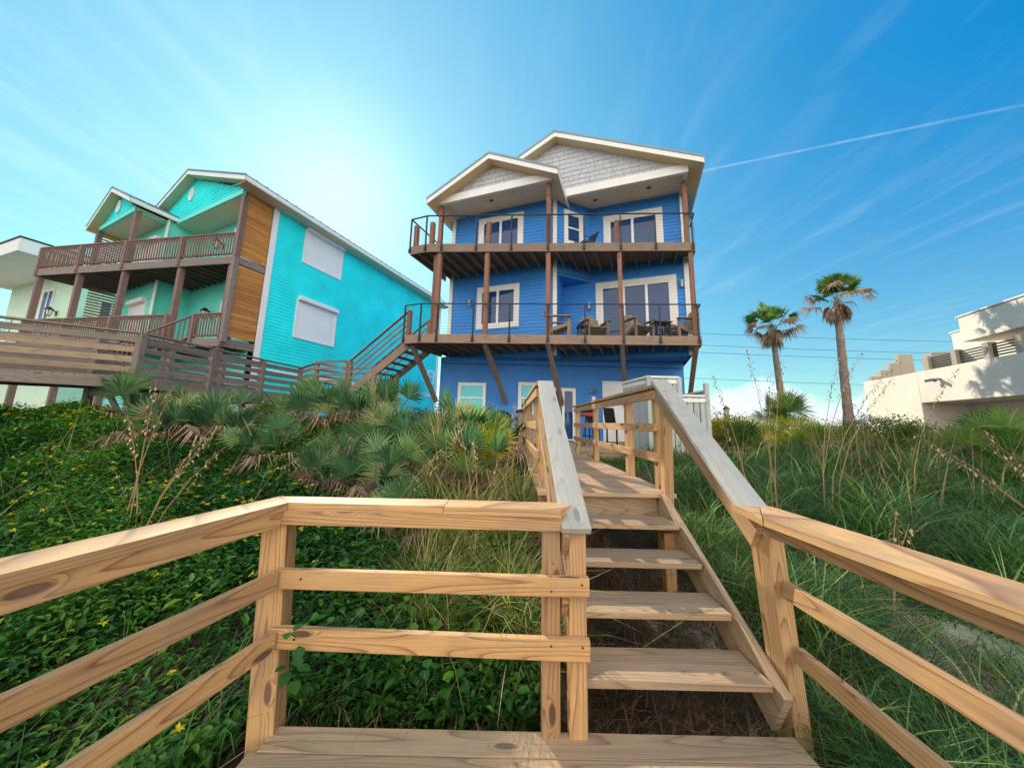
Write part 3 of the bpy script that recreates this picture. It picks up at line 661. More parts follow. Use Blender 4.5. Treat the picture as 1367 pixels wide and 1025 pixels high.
# roofs
Pm = lambda a, b, z: W(a, b, z)
gable_roof(bh, Pm, -7.42, -2.54, 2.33, 10.05, 12.44, 10.05, 11.1, 25.4)
gable_roof(bh, Pm, -7.28, -4.73, -2.17, 9.93, 11.21, 9.93, 10.0, 12.2)
gm = Wall(W(-7, 11.5), W(1.9, 11.5)); slope = 0.4898
zfm = lambda s: 12.44-0.2-abs((s-7)+2.54)*slope
shingles(gm, zfm, 0.0, 8.9, 10.1, 'shingle', bh)
gwn = Wall(W(-7.0, 10.45), W(-2.5, 10.45)); zfw = lambda s: 11.21-.2-abs((s-7)+4.73)*.50
shingles(gwn, zfw, 0.0, 4.5, 10.1, 'shingle', bh)
m = MB(); m.box(W(-7.05, 10.38, 9.84), U3*4.58, V3*.14, Z3*.30); m.build('gable_beam', M['white'], bh, bevel=.004)
m = MB(); m.box(W(-2.47, 11.43, 9.84), U3*4.37, V3*.14, Z3*.30); m.build('gable_beam', M['white'], bh, bevel=.004)
m = MB(); m.box(W(-7.05, 10.52, 9.84), V3*1.2, U3*.12, Z3*.30); m.build('side_beam', M['white'], bh)
m = MB(); m.box(W(1.78, 11.57, 9.84), V3*1.2, U3*.12, Z3*.30); m.build('side_beam', M['white'], bh)
m = MB(); m.prism([W(-6.93, 10.52, 10.0), W(-2.47, 10.52, 10.0), W(-2.47, 12.74, 10.0), W(-6.93, 12.74, 10)], Z3*.03)
for k in range(30): 
    u_ = -6.85+k*.148; m.beam(W(u_, 10.53, 9.997), W(u_, 11.64, 9.997), .012, .008)
m.build('porch_ceiling', M['ceiling'], bh)
m = MB(); m.prism([W(-2.46, 11.57, 10.0), W(1.78, 11.57, 10.0), W(1.78, 12.74, 10.0), W(-2.46, 12.74, 10)], Z3*.03)
for k in range(28):
    u_ = -2.4+k*.15; m.beam(W(u_, 11.58, 9.997), W(u_, 12.74, 9.997), .012, .008)
m.build('porch_ceiling', M['ceiling'], bh)
for (u_, v_) in ((-5.0, 11.0), (-1.2, 12.2), (0.7, 12.1)):
    m = MB(); m.lathe(W(u_, v_, 9.985), [(0, -.012), (.07, -.012), (.085, 0.0)], 12); m.build('ceiling_light', M['red'] if 0 else M['ruddy'], bh)
# rake soffit strip louvre on right side of wing handled by the roof soffit
# balconies
def A2(u, v): w_ = W(u, v); return Vc((w_.x, w_.y, 0))
PA, PB, PC = (-7.25, 9.28), (-6.6, 9.27), (2.0, 11.88)
def front(u): t = (u-PB[0])/(PC[0]-PB[0]); return (u, PB[1]+t*(PC[1]-PB[1]))
for (zt, nm, upper) in ((Z2, 'lower balcony', 0), (Z3_, 'upper balcony', 1)):
    H_ = 0.30
    fr_ = MB()
    for a, b_ in ((PA, PB), (PB, PC)): fr_.beam(W(*a, zt-H_/2), W(*b_, zt-H_/2), .05, H_)
    fr_.beam(W(*PA, zt-H_/2), W(-7.25, 11.64, zt-H_/2), .05, H_); fr_.beam(W(*PC, zt-H_/2), W(2.0, 12.74, zt-H_/2), .05, H_)
    dk = fr_.build('balcony_rim', M['brown'], bh, bevel=.005)
    m = MB(); q = [W(-7.2, 9.32), W(-6.6, 9.33), W(1.96, 11.93), W(1.96, 12.72), W(-2.5, 12.72), W(-2.5, 11.62), W(-7.2, 11.62)]
    m.prism([p+Z3*(zt-.065) for p in q], Z3*.04); m.build('decking', M['brown'], dk)
    u_ = -6.95
    while u_ < 1.8:
        v0 = 9.31 if u_ < PB[0] else front(u_)[1]+.03
        v1 = (11.63 if u_ < -2.55 else 12.72)
        if not upper:
            a_ = W(u_, v0); yv = (12.84-a_.y)/VY+v0   # lower joists run on to the recessed ground wall
            v1 = max(v1, yv)
        j = MB(); j.beam(W(u_, v0, zt-.19), W(u_, v1, zt-.19), .04, .22); j.build('joist', M['brown'], dk); u_ += .42
    # timber posts and braces
    if upper == 0:
        for u_ in (-6.19, -4.61, -2.62, -0.35, 1.87):
            f_ = front(u_); m = MB(); m.beam(W(f_[0], f_[1]+.10, zt-.02), W(f_[0], f_[1]+.10, Z3_-.30), .14, .14, V3); m.build('timber_post', M['ruddy'], bh, bevel=.006)
        m = MB(); m.beam(W(-6.35, 9.55, zt-.02), W(-6.35, 9.55, Z3_-.30), .14, .14, V3); m.build('timber_post', M['ruddy'], bh, bevel=.006)
        for u_ in (-7.1, -4.61, -2.62, -0.35, 1.87):
            f_ = front(u_) if u_ > -7 else (u_, 9.4)
            a_ = W(f_[0], f_[1]+.08, zt-.25); k_ = (12.95-a_.y)/VY; b_ = W(f_[0], f_[1]+.08+k_, 2.25)
            m = MB(); m.beam(a_, b_, .14, .14, V3); m.build('brace', M['brown'], bh, bevel=.006)
    else:
        for (u_, v_, z1_) in ((-6.92, 10.5, 9.83), (-2.62, 10.53, 9.83), (1.80, 11.85, 9.83)):
            m = MB(); m.beam(W(u_, v_+.06, zt-.02), W(u_, v_+.06, z1_), .15, .15, V3)
            m.beam(W(u_, v_+.06, z1_-.45), W(u_, v_+.06, z1_-.40), .18, .18, V3)
            m.build('timber_post', M['ruddy'], bh, bevel=.006)
        for u_ in (-7.16, -6.5, -4.6, -0.42):
            f_ = front(u_) if u_ > -6.6 else (u_, 9.30)
            m = MB(); m.beam(W(f_[0], f_[1]+.12, zt-.02), W(f_[0], f_[1]+.12, zt+.86), .14, .14, V3); m.build('newel_post', M['ruddy'], bh, bevel=.006)
        # handrail up to the house inside the left corner
    # cable railing
    zr = zt+1.03
    rl_ = MB(); path = [W(-7.27, 9.24, zr), W(-6.6, 9.22, zr), W(2.03, 11.84, zr), W(2.03, 12.7, zr)]
    if upper: path = [W(-7.27, 11.6, zr)]+path
    for a, b_ in zip(path[:-1], path[1:]): rl_.beam(a, b_, .045, .03)
    ro = rl_.build('top_rail', M['black'], bh)
    pl = [(-7.27, 9.24)] + [(u_, front(u_)[1]-.045) for u_ in ((-6.62, -6.08, -4.94, -3.79, -2.60, -1.45, -.285, .81, 1.95))]
    for (u_, v_) in pl:
        m = MB(); m.beam(W(u_, v_, zt-.24), W(u_, v_, zr), .042, .042, V3); m.beam(W(u_, v_-.01, zt-.25), W(u_, v_-.01, zt-.10), .075, .05, V3)
        m.build('railing_post', M['black'], ro)
    for k in range(9):
        m = MB(); zc_ = zt+.06+k*.105; pts = [p-Z3*(zr-zc_) for p in path]
        for a, b_ in zip(pts[:-1], pts[1:]): m.tube([a, b_], .0032, 4)
        m.build('cable', M['cable'], ro)
# wall lights
cylinder_light(bh, wing.p(S(-6.05), .03, 6.15), wing.n); cylinder_light(bh, rec.p(R_(-1.55), .03, 5.95), rec.n); cylinder_light(bh, rec.p(R_(1.65), .03, 6.45), rec.n)
m = MB(); c = gw.p(gs(3.05), .05, 2.75); m.lathe(c, [(0, -.03), (.05, -.03), (.05, .03), (0, .03)], 8); m.beam(c, c+Vc((-.3, -.15, -.1)), .02, .02); m.beam(c, c+Vc((.12, -.15, .05)), .07, .1)
m.build('flood_light', M['cable'], bh)
m = MB(); m.box(gw.p(gs(3.05), 0, 2.42), gw.d*.14, gw.n*.06, Z3*.14); m.build('socket_box', M['sashwhite'], bh)

# ------------------------------------------------------------------ outside stair of the blue house
stx = thing('outdoor_staircase', 'steep weathered timber stair falling left from the lower balcony of the blue house', 'staircase', W(-8.6, 10.2, 2.6))
def SB(name, p0, p1, w_, h_, mat='brown', up=Z3, parent=stx):
    m = MB(); m.beam(p0, p1, w_, h_, up); return m.build(name, M[mat], parent, bevel=.004)
top_u, bot_u, zt, zb = -7.3, -9.75, 4.30, 2.62
vs_ = (9.55, 10.75)
dirv = (W(bot_u, 0, zb)-W(top_u, 0, zt)); nn = nrm_up(W(top_u, 0, zt), W(bot_u, 0, zb)); nn = nn if nn.z > 0 else -nn
for v_ in vs_:
    SB('stringer', W(top_u, v_, zt-.22), W(bot_u, v_, zb-.22), .05, .26, up=nn)
    SB('handrail', W(top_u, v_-.04, zt+.98), W(bot_u, v_-.04, zb+.98), .10, .04, up=nn)
    for k in (.28, .50, .72): SB('rail', W(top_u, v_-.04, zt+k), W(bot_u, v_-.04, zb+k), .035, .06, up=nn)
    SB('newel_post', W(top_u, v_, zt-.3), W(top_u, v_, zt+1.0), .13, .13, 'ruddy', V3); SB('newel_post', W(bot_u, v_, zb-.3), W(bot_u, v_, zb+1.0), .13, .13, 'brown', V3)
for k in range(9):
    t = (k+.5)/9; u_ = top_u+(bot_u-top_u)*t; z_ = zt+(zb-zt)*t
    SB('tread', W(u_, vs_[0]-.03, z_-.08), W(u_, vs_[1]+.03, z_-.08), .27, .04)
# its landing
LU0, LU1, LV0, LV1 = -9.8, -11.3, 9.5, 10.9
m = MB(); m.prism([W(LU0, LV0, zb-.06), W(LU1, LV0, zb-.06), W(LU1, LV1, zb-.06), W(LU0, LV1, zb-.06)][::-1], Z3*.04); m.build('landing', M['old'], stx)
for u_ in (LU0-.05, LU1):
    for v_ in (LV0, LV1): SB('support_post', W(u_, v_, 0.5), W(u_, v_, zb+.95), .13, .13, 'old', V3)
for z_ in (.25, .5, .75, .98): SB('rail', W(LU0, LV0-.08, zb+z_), W(LU1, LV0-.08, zb+z_), .04, .09, 'old'); SB('rail', W(LU1-.08, LV0, zb+z_), W(LU1-.08, LV1, zb+z_), .04, .09, 'old'); SB('rail', W(LU0, LV1+.08, zb+z_), W(LU1, LV1+.08, zb+z_), .04, .09, 'old')
SB('rim_board', W(LU0, LV0, zb-.17), W(LU1, LV0, zb-.17), .05, .22, 'old')
SB('support_post', W(-8.6, 9.55, .5), W(-8.6, 9.55, 3.1), .12, .12, 'brown', V3); SB('support_post', W(-8.6, 10.75, .5), W(-8.6, 10.75, 3.1), .12, .12, 'brown', V3)
# ================================================================== TURQUOISE HOUSE
th = thing('neighbour_house', 'turquoise house with cedar screens, brown picket balconies and closed white roll shutters', 'house', W(-19, 12, 0.8))
TO = W(-14.7, 8.1); TA = math.radians(25.5); TU = Vc((math.cos(TA), -math.sin(TA), 0))
def T(a, b, z=0.0): return TO+TU*a+V3*b+Z3*z
side = Wall(T(0, 1.3), T(0, 15.0))                       # long side wall facing the blue house
def sw(v): return v-9.4
openS = [(1.55, 3.65, 8.9, 10.55), (1.55, 3.65, 5.25, 7.0)]
siding(side, 0.6, 11.0, openS, 'teal', th, course=.15)
rearT = Wall(T(0, 15), T(-9.9, 15)); siding(rearT, 0.6, 11.6, [], 'teal', th, course=.3)
leftT = Wall(T(-9.9, 15), T(-9.9, -.3)); siding(leftT, 0.6, 10.8, [], 'teal', th, course=.3)
recT = Wall(T(-5.6, 1.0), T(0, 1.0)); wingT = Wall(T(-9.9, -.3), T(-5.6, -.3)); innT = Wall(T(-5.6, -.3), T(-5.6, 1.0))
siding(recT, 0.6, 10.6, [(3.1, 4.4, 4.4, 6.6), (3.6, 4.9, 7.8, 9.9)], 'aqua', th); siding(wingT, 0.6, 10.6, [(2.0, 3.6, 4.4, 6.8), (1.9, 3.7, 7.8, 9.8)], 'aqua', th); siding(innT, .6, 10.6, [], 'aqua', th)
def shutter(w, a, b_, c, d, parent, slat=True, label=None):
    m = MB(); trim_frame(m, w, a-.09, b_+.09, c-.09, d+.05, .09, out=.06); fo = m.build('window', M['white'], parent, bevel=.004, label=label)
    s_ = MB(); z = c
    while z < d-.01:
        zt_ = min(z+.055, d); s_.face([w.p(a, .030, z), w.p(b_, .030, z), w.p(b_, .022, zt_), w.p(a, .022, zt_)]); s_.face([w.p(a, .018, z), w.p(b_, .018, z), w.p(b_, .03, z), w.p(a, .03, z)]); z = zt_
    s_.build('roll_shutter', M['shutter'], fo)
    h = MB(); h.box(w.p(a-.06, .02, d), w.d*(b_-a+.12), w.n*.20, Z3*.20); h.build('shutter_box', M['white'], fo, bevel=.02); return fo
shutter(side, 1.55, 3.65, 8.9, 10.45, th); shutter(side, 1.55, 3.65, 5.25, 6.95, th)
shutter(wingT, 2.0, 3.6, 4.5, 6.6, th); shutter(wingT, 1.9, 3.7, 7.85, 9.6, th); shutter(recT, 3.6, 4.9, 7.85, 9.7, th)
window(recT, 3.0, 4.5, 4.38, 6.6, th, t=.12, door=True)
window(side, 12.4, 13.3, 4.3, 5.3, th, t=.1, horiz=True)
def tb(name, p0, p1, w_, h_, mat, up=Z3, parent=th, label=None):
    m = MB(); m.beam(p0, p1, w_, h_, up); return m.build(name, M[mat], parent, bevel=.004, label=label)
tb('corner_trim', T(.03, 1.33, .6), T(.03, 1.33, 10.9), .24, .05, 'white', U3)
tb('corner_trim', T(.03, 14.9, .6), T(.03, 14.9, 10.9), .24, .05, 'white', U3)
tb('corner_trim', T(-5.55, -.34, 4), T(-5.55, -.34, 10.5), .16, .05, 'white', V3)
tb('band_board', T(.03, 1.5, 3.40), T(.03, 14.8, 3.40), .05, .22, 'white')
# roofs
gable_roof(th, T, -9.95, -4.45, 0.72, 10.55, 12.75, 10.85, -.4, 15.4, seams=True)
gable_roof(th, T, -10.35, -7.95, -5.4, 10.55, 11.95, 10.75, -1.75, .8, seams=True)
gmT = Wall(T(-9.9, 0), T(0, 0)); shingles(gmT, lambda s: (12.5-abs(s-5.45)*.40), 0, 9.9, 10.62, 'teal', th, back='teal', course=.15, wmin=.5, wmax=1.2)
gwT = Wall(T(-10.0, -1.35), T(-5.8, -1.35)); shingles(gwT, lambda s: (11.7-abs(s-2.05)*.56), 0, 4.2, 10.55, 'teal', th, back='teal', course=.15, wmin=.5, wmax=1.2)
tb('gable_beam', T(-5.8, 0, 10.55), T(0.0, 0, 10.55), .14, .22, 'aqua'); tb('gable_beam', T(-10.0, -1.35, 10.48), T(-5.8, -1.35, 10.48), .14, .22, 'aqua')
tb('side_beam', T(-5.8, -1.35, 10.45), T(-5.8, 1.0, 10.45), .14, .2, 'aqua')
for (w_, s_, z_) in ((gmT, 5.3, 11.75), (gwT, 2.05, 11.15)):
    m = MB(); c = w_.p(s_, .05, z_)
    pts = [c+w_.d*.16*math.cos(k*math.pi/8)+Z3*.30*math.sin(k*math.pi/8) for k in range(17)]; m.tube(pts, .035, 6, cap=False)
    ov = m.build('oval_vent', M['white'], th)
    m = MB(); 
    for k in range(-3, 4):
        hw = .15*math.sqrt(max(0, 1-(k*.08/.3)**2)); m.beam(c+Z3*k*.08-w_.d*hw, c+Z3*k*.08+w_.d*hw, .02, .05)
    m.build('louvre', M['white'], ov)
for q in ([(-9.9, -1.3), (-5.6, -1.3), (-5.6, -.3), (-9.9, -.3)], [(-5.59, 0), (0, 0), (0, 1), (-5.59, 1)]):
    m = MB(); m.prism([T(a_, b_, 10.42) for a_, b_ in q], Z3*.03); m.build('porch_ceiling', M['ceiling'], th)
m = MB(); m.prism([T(.03, -.34, 10.60), T(.68, -.34, 10.60), T(.68, 15.3, 10.60), T(.03, 15.3, 10.60)], Z3*.02); m.build('soffit', M['soffit'], th)
# cedar screens (horizontal boards)
def screen(P, Q, z0, z1, gap, parent=th):
    m = MB(); z = z0
    while z < z1-.05: m.beam(P+Z3*(z+.065), Q+Z3*(z+.065), .03, .13-gap); z += .14
    return m.build('cedar_screen', M['cedar'], parent)
screen(T(0, .12), T(0, 1.18), 4.55, 7.5, 0.0); screen(T(0, .12), T(0, 1.18), 7.85, 10.62, 0.0)
screen(T(-9.9, -1.3), T(-9.9, -.32), 4.5, 7.4, .055); screen(T(-9.9, -1.3), T(-9.9, -.32), 7.85, 10.3, .055)
tb('screen_band', T(.02, .1, 7.66), T(.02, 1.2, 7.66), .06, .28, 'old')
# balconies
def TF(t, z=0.0, back=0.0): return T(-.08-10.3*t, .06-2.9*t+back, z)
for zt, up in ((4.45, 0), (7.80, 1)):
    nmx = 1.0
    m = MB(); m.beam(TF(0, zt-.15), TF(1, zt-.15), .06, .32); m.beam(TF(1, zt-.15), T(-10.35, -.3, zt-.15), .06, .32); m.beam(TF(0, zt-.15), T(0, 1.25, zt-.15), .06, .32)
    rim = m.build('balcony_rim', M['old'], th, bevel=.005)
    m = MB(); q = [TF(1, zt-.05), TF(0, zt-.05), T(-.05, .98, zt-.05), T(-5.6, .98, zt-.05), T(-5.6, -.32, zt-.05), T(-10.35, -.32, zt-.05)]; m.prism(q, Z3*.035); m.build('decking', M['tealrail'], rim)
    for k in range(20):
        a_ = -.4-k*.5; t_ = (-.08-a_)/10.3; b0_ = .06-2.9*t_+.03; b1_ = .98 if a_ > -5.6 else -.32
        j = MB(); j.beam(T(a_, b0_, zt-.20), T(a_, b1_, zt-.20), .05, .20); j.build('joist', M['tealrail'], rim)
    # picket railing in bays
    ts = [0.0, .255, .53, .765, .985] if up else [0.0, .135, .26, .53, .765, .985]
    for i in range(len(ts)-1):
        t0, t1 = ts[i], ts[i+1]
        if not up and i == 1: continue            # stair gap
        r_ = MB(); r_.beam(TF(t0, zt+1.0), TF(t1, zt+1.0), .12, .045); r_.beam(TF(t0, zt+.90), TF(t1, zt+.90), .04, .09); r_.beam(TF(t0, zt+.12), TF(t1, zt+.12), .04, .09)
        ro = r_.build('railing', M['tealrail'], th)
        ln_ = (TF(t1)-TF(t0)).length; n = int(ln_/.125); pk = MB()
        for k in range(1, n): t_ = t0+(t1-t0)*k/n; pk.beam(TF(t_, zt+.08, -.035), TF(t_, zt+.96, -.035), .04, .04, V3)
        pk.build('pickets', M['tealrail'], ro)
    r_ = MB(); r_.beam(TF(1, zt+1), T(-10.35, -.3, zt+1), .12, .045); r_.beam(TF(1, zt+.12), T(-10.35, -.3, zt+.12), .04, .09)
    for k in range(1, 18): t_ = k/18; p_ = TF(1)*(1-t_)+T(-10.35, -.3)*t_; r_.beam(p_+Z3*(zt+.08), p_+Z3*(zt+1.0), .04, .04, V3)
    r_.build('railing', M['tealrail'], th)
    for t_ in ts: tb('railing_post', TF(t_, zt-.25), TF(t_, zt+1.0), .15, .15, 'tealrail', V3)
for t_ in (0.02, .255, .53, .765, .985): tb('timber_post', TF(t_, .5, .12), TF(t_, 7.55, .12), .19, .19, 'tealrail', V3)
for P in (T(-9.9, -1.36), T(-5.8, -1.3), T(0, .05)): tb('timber_post', P+Z3*7.7, P+Z3*10.4, .18, .18, 'tealrail', V3)
tb('timber_post', T(.0, .05, 4.3), T(0, .05, 7.7), .18, .18, 'old', V3)
# neighbour's own flight down to the dune walk
for z_ in (.12, .98): tb('stair_rail', TF(.135, 4.45+z_), TF(.33, 3.1+z_, -.9), .08, .06, 'tealrail')
m = MB()
for k in range(1, 16): t_ = k/16; p_ = TF(.135, 4.45)*(1-t_)+TF(.33, 3.1, -.9)*t_; m.beam(p_+Z3*.1, p_+Z3*.95, .035, .035, V3)
m.build('pickets', M['tealrail'], th)
lantern(th, recT.p(2.3, .02, 6.0), recT.n, 1.6); lantern(th, recT.p(2.3, .02, 9.35), recT.n, 1.6)
# dim understorey of the turquoise house

# ================================================================== PALE GREEN HOUSE far left
pg = thing('villa', 'pale green stucco villa with deep flat eaves at the far left', 'house', (-30, 20, .8))
def PGp(a, b, z=0): return Vc((-27.6, 18.9, 0))+U3*a+V3*b+Z3*z
fw = Wall(PGp(-9, 1.3), PGp(0, 1.3)); sdw = Wall(PGp(0, 1.3), PGp(0, 16))
m = MB(); holes(fw, .5, 10.2, [(5.2, 6.6, 7.3, 9.3)], m); holes(sdw, .5, 10.2, [(1.2, 2.3, 6.2, 8.8)], m)
m.face([PGp(-9, 16, .5), PGp(-9, 1.3, .5), PGp(-9, 1.3, 10.2), PGp(-9, 16, 10.2)]); m.face([PGp(0, 16, .5), PGp(-9, 16, .5), PGp(-9, 16, 10.2), PGp(0, 16, 10.2)])
m.build('wall', M['palegreen'], pg)
window(fw, 5.1, 6.7, 7.2, 9.4, pg, t=.12); window(sdw, 1.1, 2.4, 6.1, 8.9, pg, t=.12)
m = MB(); m.prism([PGp(-10, -1.2, 10.2), PGp(1.0, -1.2, 10.2), PGp(1.0, 17, 10.2), PGp(-10, 17, 10.2)], Z3*.75); m.build('roof_slab', M['white'], pg)
m = MB(); m.prism([PGp(-10.05, -1.25, 10.953), PGp(1.05, -1.25, 10.953), PGp(1.05, 17.05, 10.953), PGp(-10.05, 17.05, 10.953)], Z3*.08); m.build('roof_edge', M['black'], pg)
m = MB(); m.box(PGp(-9, -.6, 5.3), U3*9, V3*1.85, Z3*.3); m.build('balcony', M['white'], pg)
m = MB(); 
for z_ in (5.75, 6.05, 6.35): m.beam(PGp(-9, -.55, z_), PGp(0, -.55, z_), .03, .04)
for k in range(8): m.beam(PGp(-9+k*1.28, -.55, 5.6), PGp(-9+k*1.28, -.55, 6.6), .05, .05)
m.build('balcony_rail', M['cable'], pg)
lantern(pg, fw.p(7.6, .02, 7.6), fw.n, 1.8)

# ================================================================== OLD DUNE WALK on the left
ow = thing('old_walkway', 'weathered grey brown raised walkway with slatted rails along the dune at left', 'walkway', (-8.7, 7.9, .9))
def ob(name, p0, p1, w_, h_, mat='old', up=Z3): 
    m = MB(); m.beam(p0, p1, w_, h_, up); return m.build(name, M[mat], ow, bevel=.004)
near = [Vc((-13.2, 4.7, 0)), Vc((-8.69, 7.83, 0)), Vc((-8.05, 12.9, 0))]
dz = 2.38
offv = [Vc((-.9, 1.30, 0)), Vc((-1.52, .45, 0)), Vc((-1.55, .15, 0))]
farp = [n_+o_ for n_, o_ in zip(near, offv)]
for i in (0, 1):
    for pth, fa_ in ((near, 0), (farp, 1)):
        a, b_ = pth[i], pth[i+1]
        ob('rail_cap', a+Z3*(dz+1.02), b_+Z3*(dz+1.02), .14, .04)
        for k, z_ in enumerate((.86, .62, .39, .16)): ob('rail', a+Z3*(dz+z_), b_+Z3*(dz+z_), .04, .135, 'oldlight' if (i == 0 and not fa_ and k) else 'old')
        ob('rim_board', a+Z3*(dz-.14), b_+Z3*(dz-.14), .05, .26)
        n = 2 if i == 0 else 3
        for k in range(n+1):
            if k == n and i == 0: continue
            p_ = a.lerp(b_, k/n); ob('post', p_+Z3*.3, p_+Z3*(dz+1.0), .13, .13)
            if (k % 1) == 0 and not fa_:
                q_ = farp[i].lerp(farp[i+1], k/n); ob('cross_beam', p_+Z3*(dz-.35), q_+Z3*(dz-.35), .06, .2)
                ob('knee_brace', p_+Z3*(dz-1.1), p_.lerp(q_, .5)+Z3*(dz-.4), .06, .12)
    na, nb_, fa_, fb = near[i], near[i+1], farp[i], farp[i+1]; L_ = (nb_-na).length; n = int(L_/.15)
    for k in range(n):
        t_ = (k+.5)/n; ob('deck_board', na.lerp(nb_, t_)+Z3*(dz-.02), fa_.lerp(fb, t_)+Z3*(dz-.02), .138, .036)

for z_ in (1.02, .86, .62, .39, .16): ob('rail_cap' if z_ > 1 else 'rail', Vc((-8.05, 12.9, dz+z_)), Vc((-7.42, 12.74, dz+z_+.16)), .14 if z_ > 1 else .04, .04 if z_ > 1 else .135)
ob('rim_board', Vc((-8.05, 12.9, dz-.10)), Vc((-7.42, 12.74, dz+.02)), .05, .26)
# ================================================================== CREAM BUILDING on the right
cbd = thing('stucco_building', 'cream stucco flat roofed building with stepped parapet and slatted terrace rail at right', 'building', W(12, 20, .8))
def C_(a, b, z=0): return W(12+a, b, z)
def cbox(name, a0, a1, b0, b1, z0, z1, mat='stucco', bev=.02):
    m = MB(); m.box(C_(a0, b0, z0), U3*(a1-a0), V3*(b1-b0), Z3*(z1-z0)); return m.build(name, M[mat], cbd, bevel=bev)
cbox('wall', 0, 9, 20.6, 24.5, .5, 4.17)
cbox('wall', 0, 9, 8, 20.595, 2.78, 4.165)
cbox('recessed_wall', 1.6, 9, 8, 20.59, .5, 2.775, 'stucco')
cbox('upper_wall', 1.3, 9, 8, 20.5, 4.17, 5.85)
cbox('overhang', .15, 9, 6, 18.3, 5.02, 6.0)
cbox('parapet_cap', .10, 9.05, 5.95, 18.35, 6.002, 6.06, 'stuccow'); cbox('parapet_cap', 1.25, 9.05, 18.36, 20.55, 5.852, 5.91, 'stuccow')
for (a0, a1, z1) in ((.12, .55, 4.42), (.55, .96, 4.76), (.96, 1.38, 5.12), (1.38, 1.95, 5.58)): cbox('stepped_parapet', a0+.001, a1, 24.0, 24.4, 4.172, z1, 'stuccod')
cbox('stair_block', .25, 1.28, 20.0, 20.598, 4.172, 4.95, 'stuccod')
for k, b_ in enumerate((19.9, 18.5, 17.15, 16.0, 14.8, 13.5, 12.2)): cbox('terrace_pier', .03, .27, b_, b_+.25, 4.168, 4.78, 'stuccod')
for k in range(6):
    bb_ = (19.9, 18.5, 17.15, 16.0, 14.8, 13.5, 12.2); b1_ = bb_[k]; b0_ = bb_[k+1]+.25; m = MB()
    for j in range(5): m.beam(C_(.15, b0_, 4.27+j*.10), C_(.15, b1_, 4.27+j*.10), .03, .05)
    m.build('slat_rail', M['black'] if k < 4 else M['old'], cbd)
m = MB(); c = C_(-.02, 19.4, 3.7); m.beam(c, c-U3*.12, .1, .1); m.beam(c-U3*.12-V3*.02, c-U3*.3+V3*.25-Z3*.05, .1, .1); m.beam(c-U3*.12, c-U3*.3-V3*.25-Z3*.08, .1, .1); m.build('flood_light', M['cable'], cbd)
# ================================================================== FURNITURE
def make_adirondack(label):
    r_ = thing('adirondack_chair', label, 'chair', world=False, group='slatted deck chairs on the lower balcony')
    m = MB()
    for k in range(6): m.beam((-.27, .02+k*.085, .36-k*.022), (.27, .02+k*.085, .36-k*.022), .075, .022)
    m.build('seat', M['chair'], r_)
    m = MB()
    for k in range(6):
        x = -.235+k*.094; h = .93-.12*((k-2.5)/2.5)**2; m.beam((x*.9, .48, .22), (x*1.12, .78, h), .085, .02, Vc((0, 1, .3)))
    m.beam((-.27, .60, .52), (.27, .60, .52), .03, .07); m.build('backrest', M['chair'], r_)
    for s_ in (-1, 1):
        m = MB(); m.beam((s_*.34, -.08, .56), (s_*.36, .66, .58), .13, .024); m.build('arm', M['chair'], r_)
        m = MB(); m.beam((s_*.29, .0, 0), (s_*.29, .0, .55), .03, .09, Vc((0, 1, 0))); m.build('leg', M['chair'], r_)
        m = MB(); m.beam((s_*.29, .62, 0), (s_*.29, .60, .57), .03, .08, Vc((0, 1, 0))); m.build('leg', M['chair'], r_)
        m = MB(); m.beam((s_*.285, -.02, .36), (s_*.285, .62, .14), .03, .10); m.build('side_board', M['chair'], r_)
    return r_
def copy_thing(r_, loc, rz, label, sc=1.0):
    c = r_.copy(); COL.objects.link(c); c.location = loc; c.rotation_euler = (0, 0, rz); c.scale = (sc, sc, sc)
    if label: c['label'] = label
    for ch in list(r_.children):
        k = ch.copy(); COL.objects.link(k); k.parent = c
        for g_ in list(ch.children):
            d = g_.copy(); COL.objects.link(d); d.parent = k
    return c
ch0 = make_adirondack('slatted chair on the lower balcony facing right, beside the white corner board')
ch0.scale = (1.12,)*3; ch0.location = (1.88, 11.02, Z2); ch0.rotation_euler = (0, 0, math.radians(78))
copy_thing(ch0, (2.85, 11.05, Z2), math.radians(8), 'slatted chair facing out between the white corner board and the sliding door', 1.12)
copy_thing(ch0, (4.30, 10.80, Z2), math.radians(14), 'slatted chair facing out in front of the wide sliding door', 1.12)
copy_thing(ch0, (5.27, 10.98, Z2), math.radians(-72), 'slatted chair facing left in the right end of the lower balcony', 1.12)
tbl = thing('side_table', 'small dark square table between two slatted chairs on the lower balcony', 'table', (4.86, 10.85, Z2), world=False)
m = MB(); m.beam((-.28, 0, .5), (.28, 0, .5), .5, .03); m.build('table_top', M['black'], tbl)
for sx in (-1, 1):
    for sy in (-1, 1): m = MB(); m.beam((sx*.22, sy*.2, 0), (sx*.22, sy*.2, .485), .04, .04); m.build('leg', M['black'], tbl)
tb2 = thing('side_table', 'low dark table between the two left slatted chairs on the lower balcony', 'table', (2.42, 11.3, Z2), world=False)
m = MB(); m.beam((-.22, 0, .46), (.22, 0, .46), .42, .03); m.build('table_top', M['black'], tb2)
for sx in (-1, 1):
    for sy in (-1, 1): m = MB(); m.beam((sx*.17, sy*.16, 0), (sx*.17, sy*.16, .445), .04, .04); m.build('leg', M['black'], tb2)
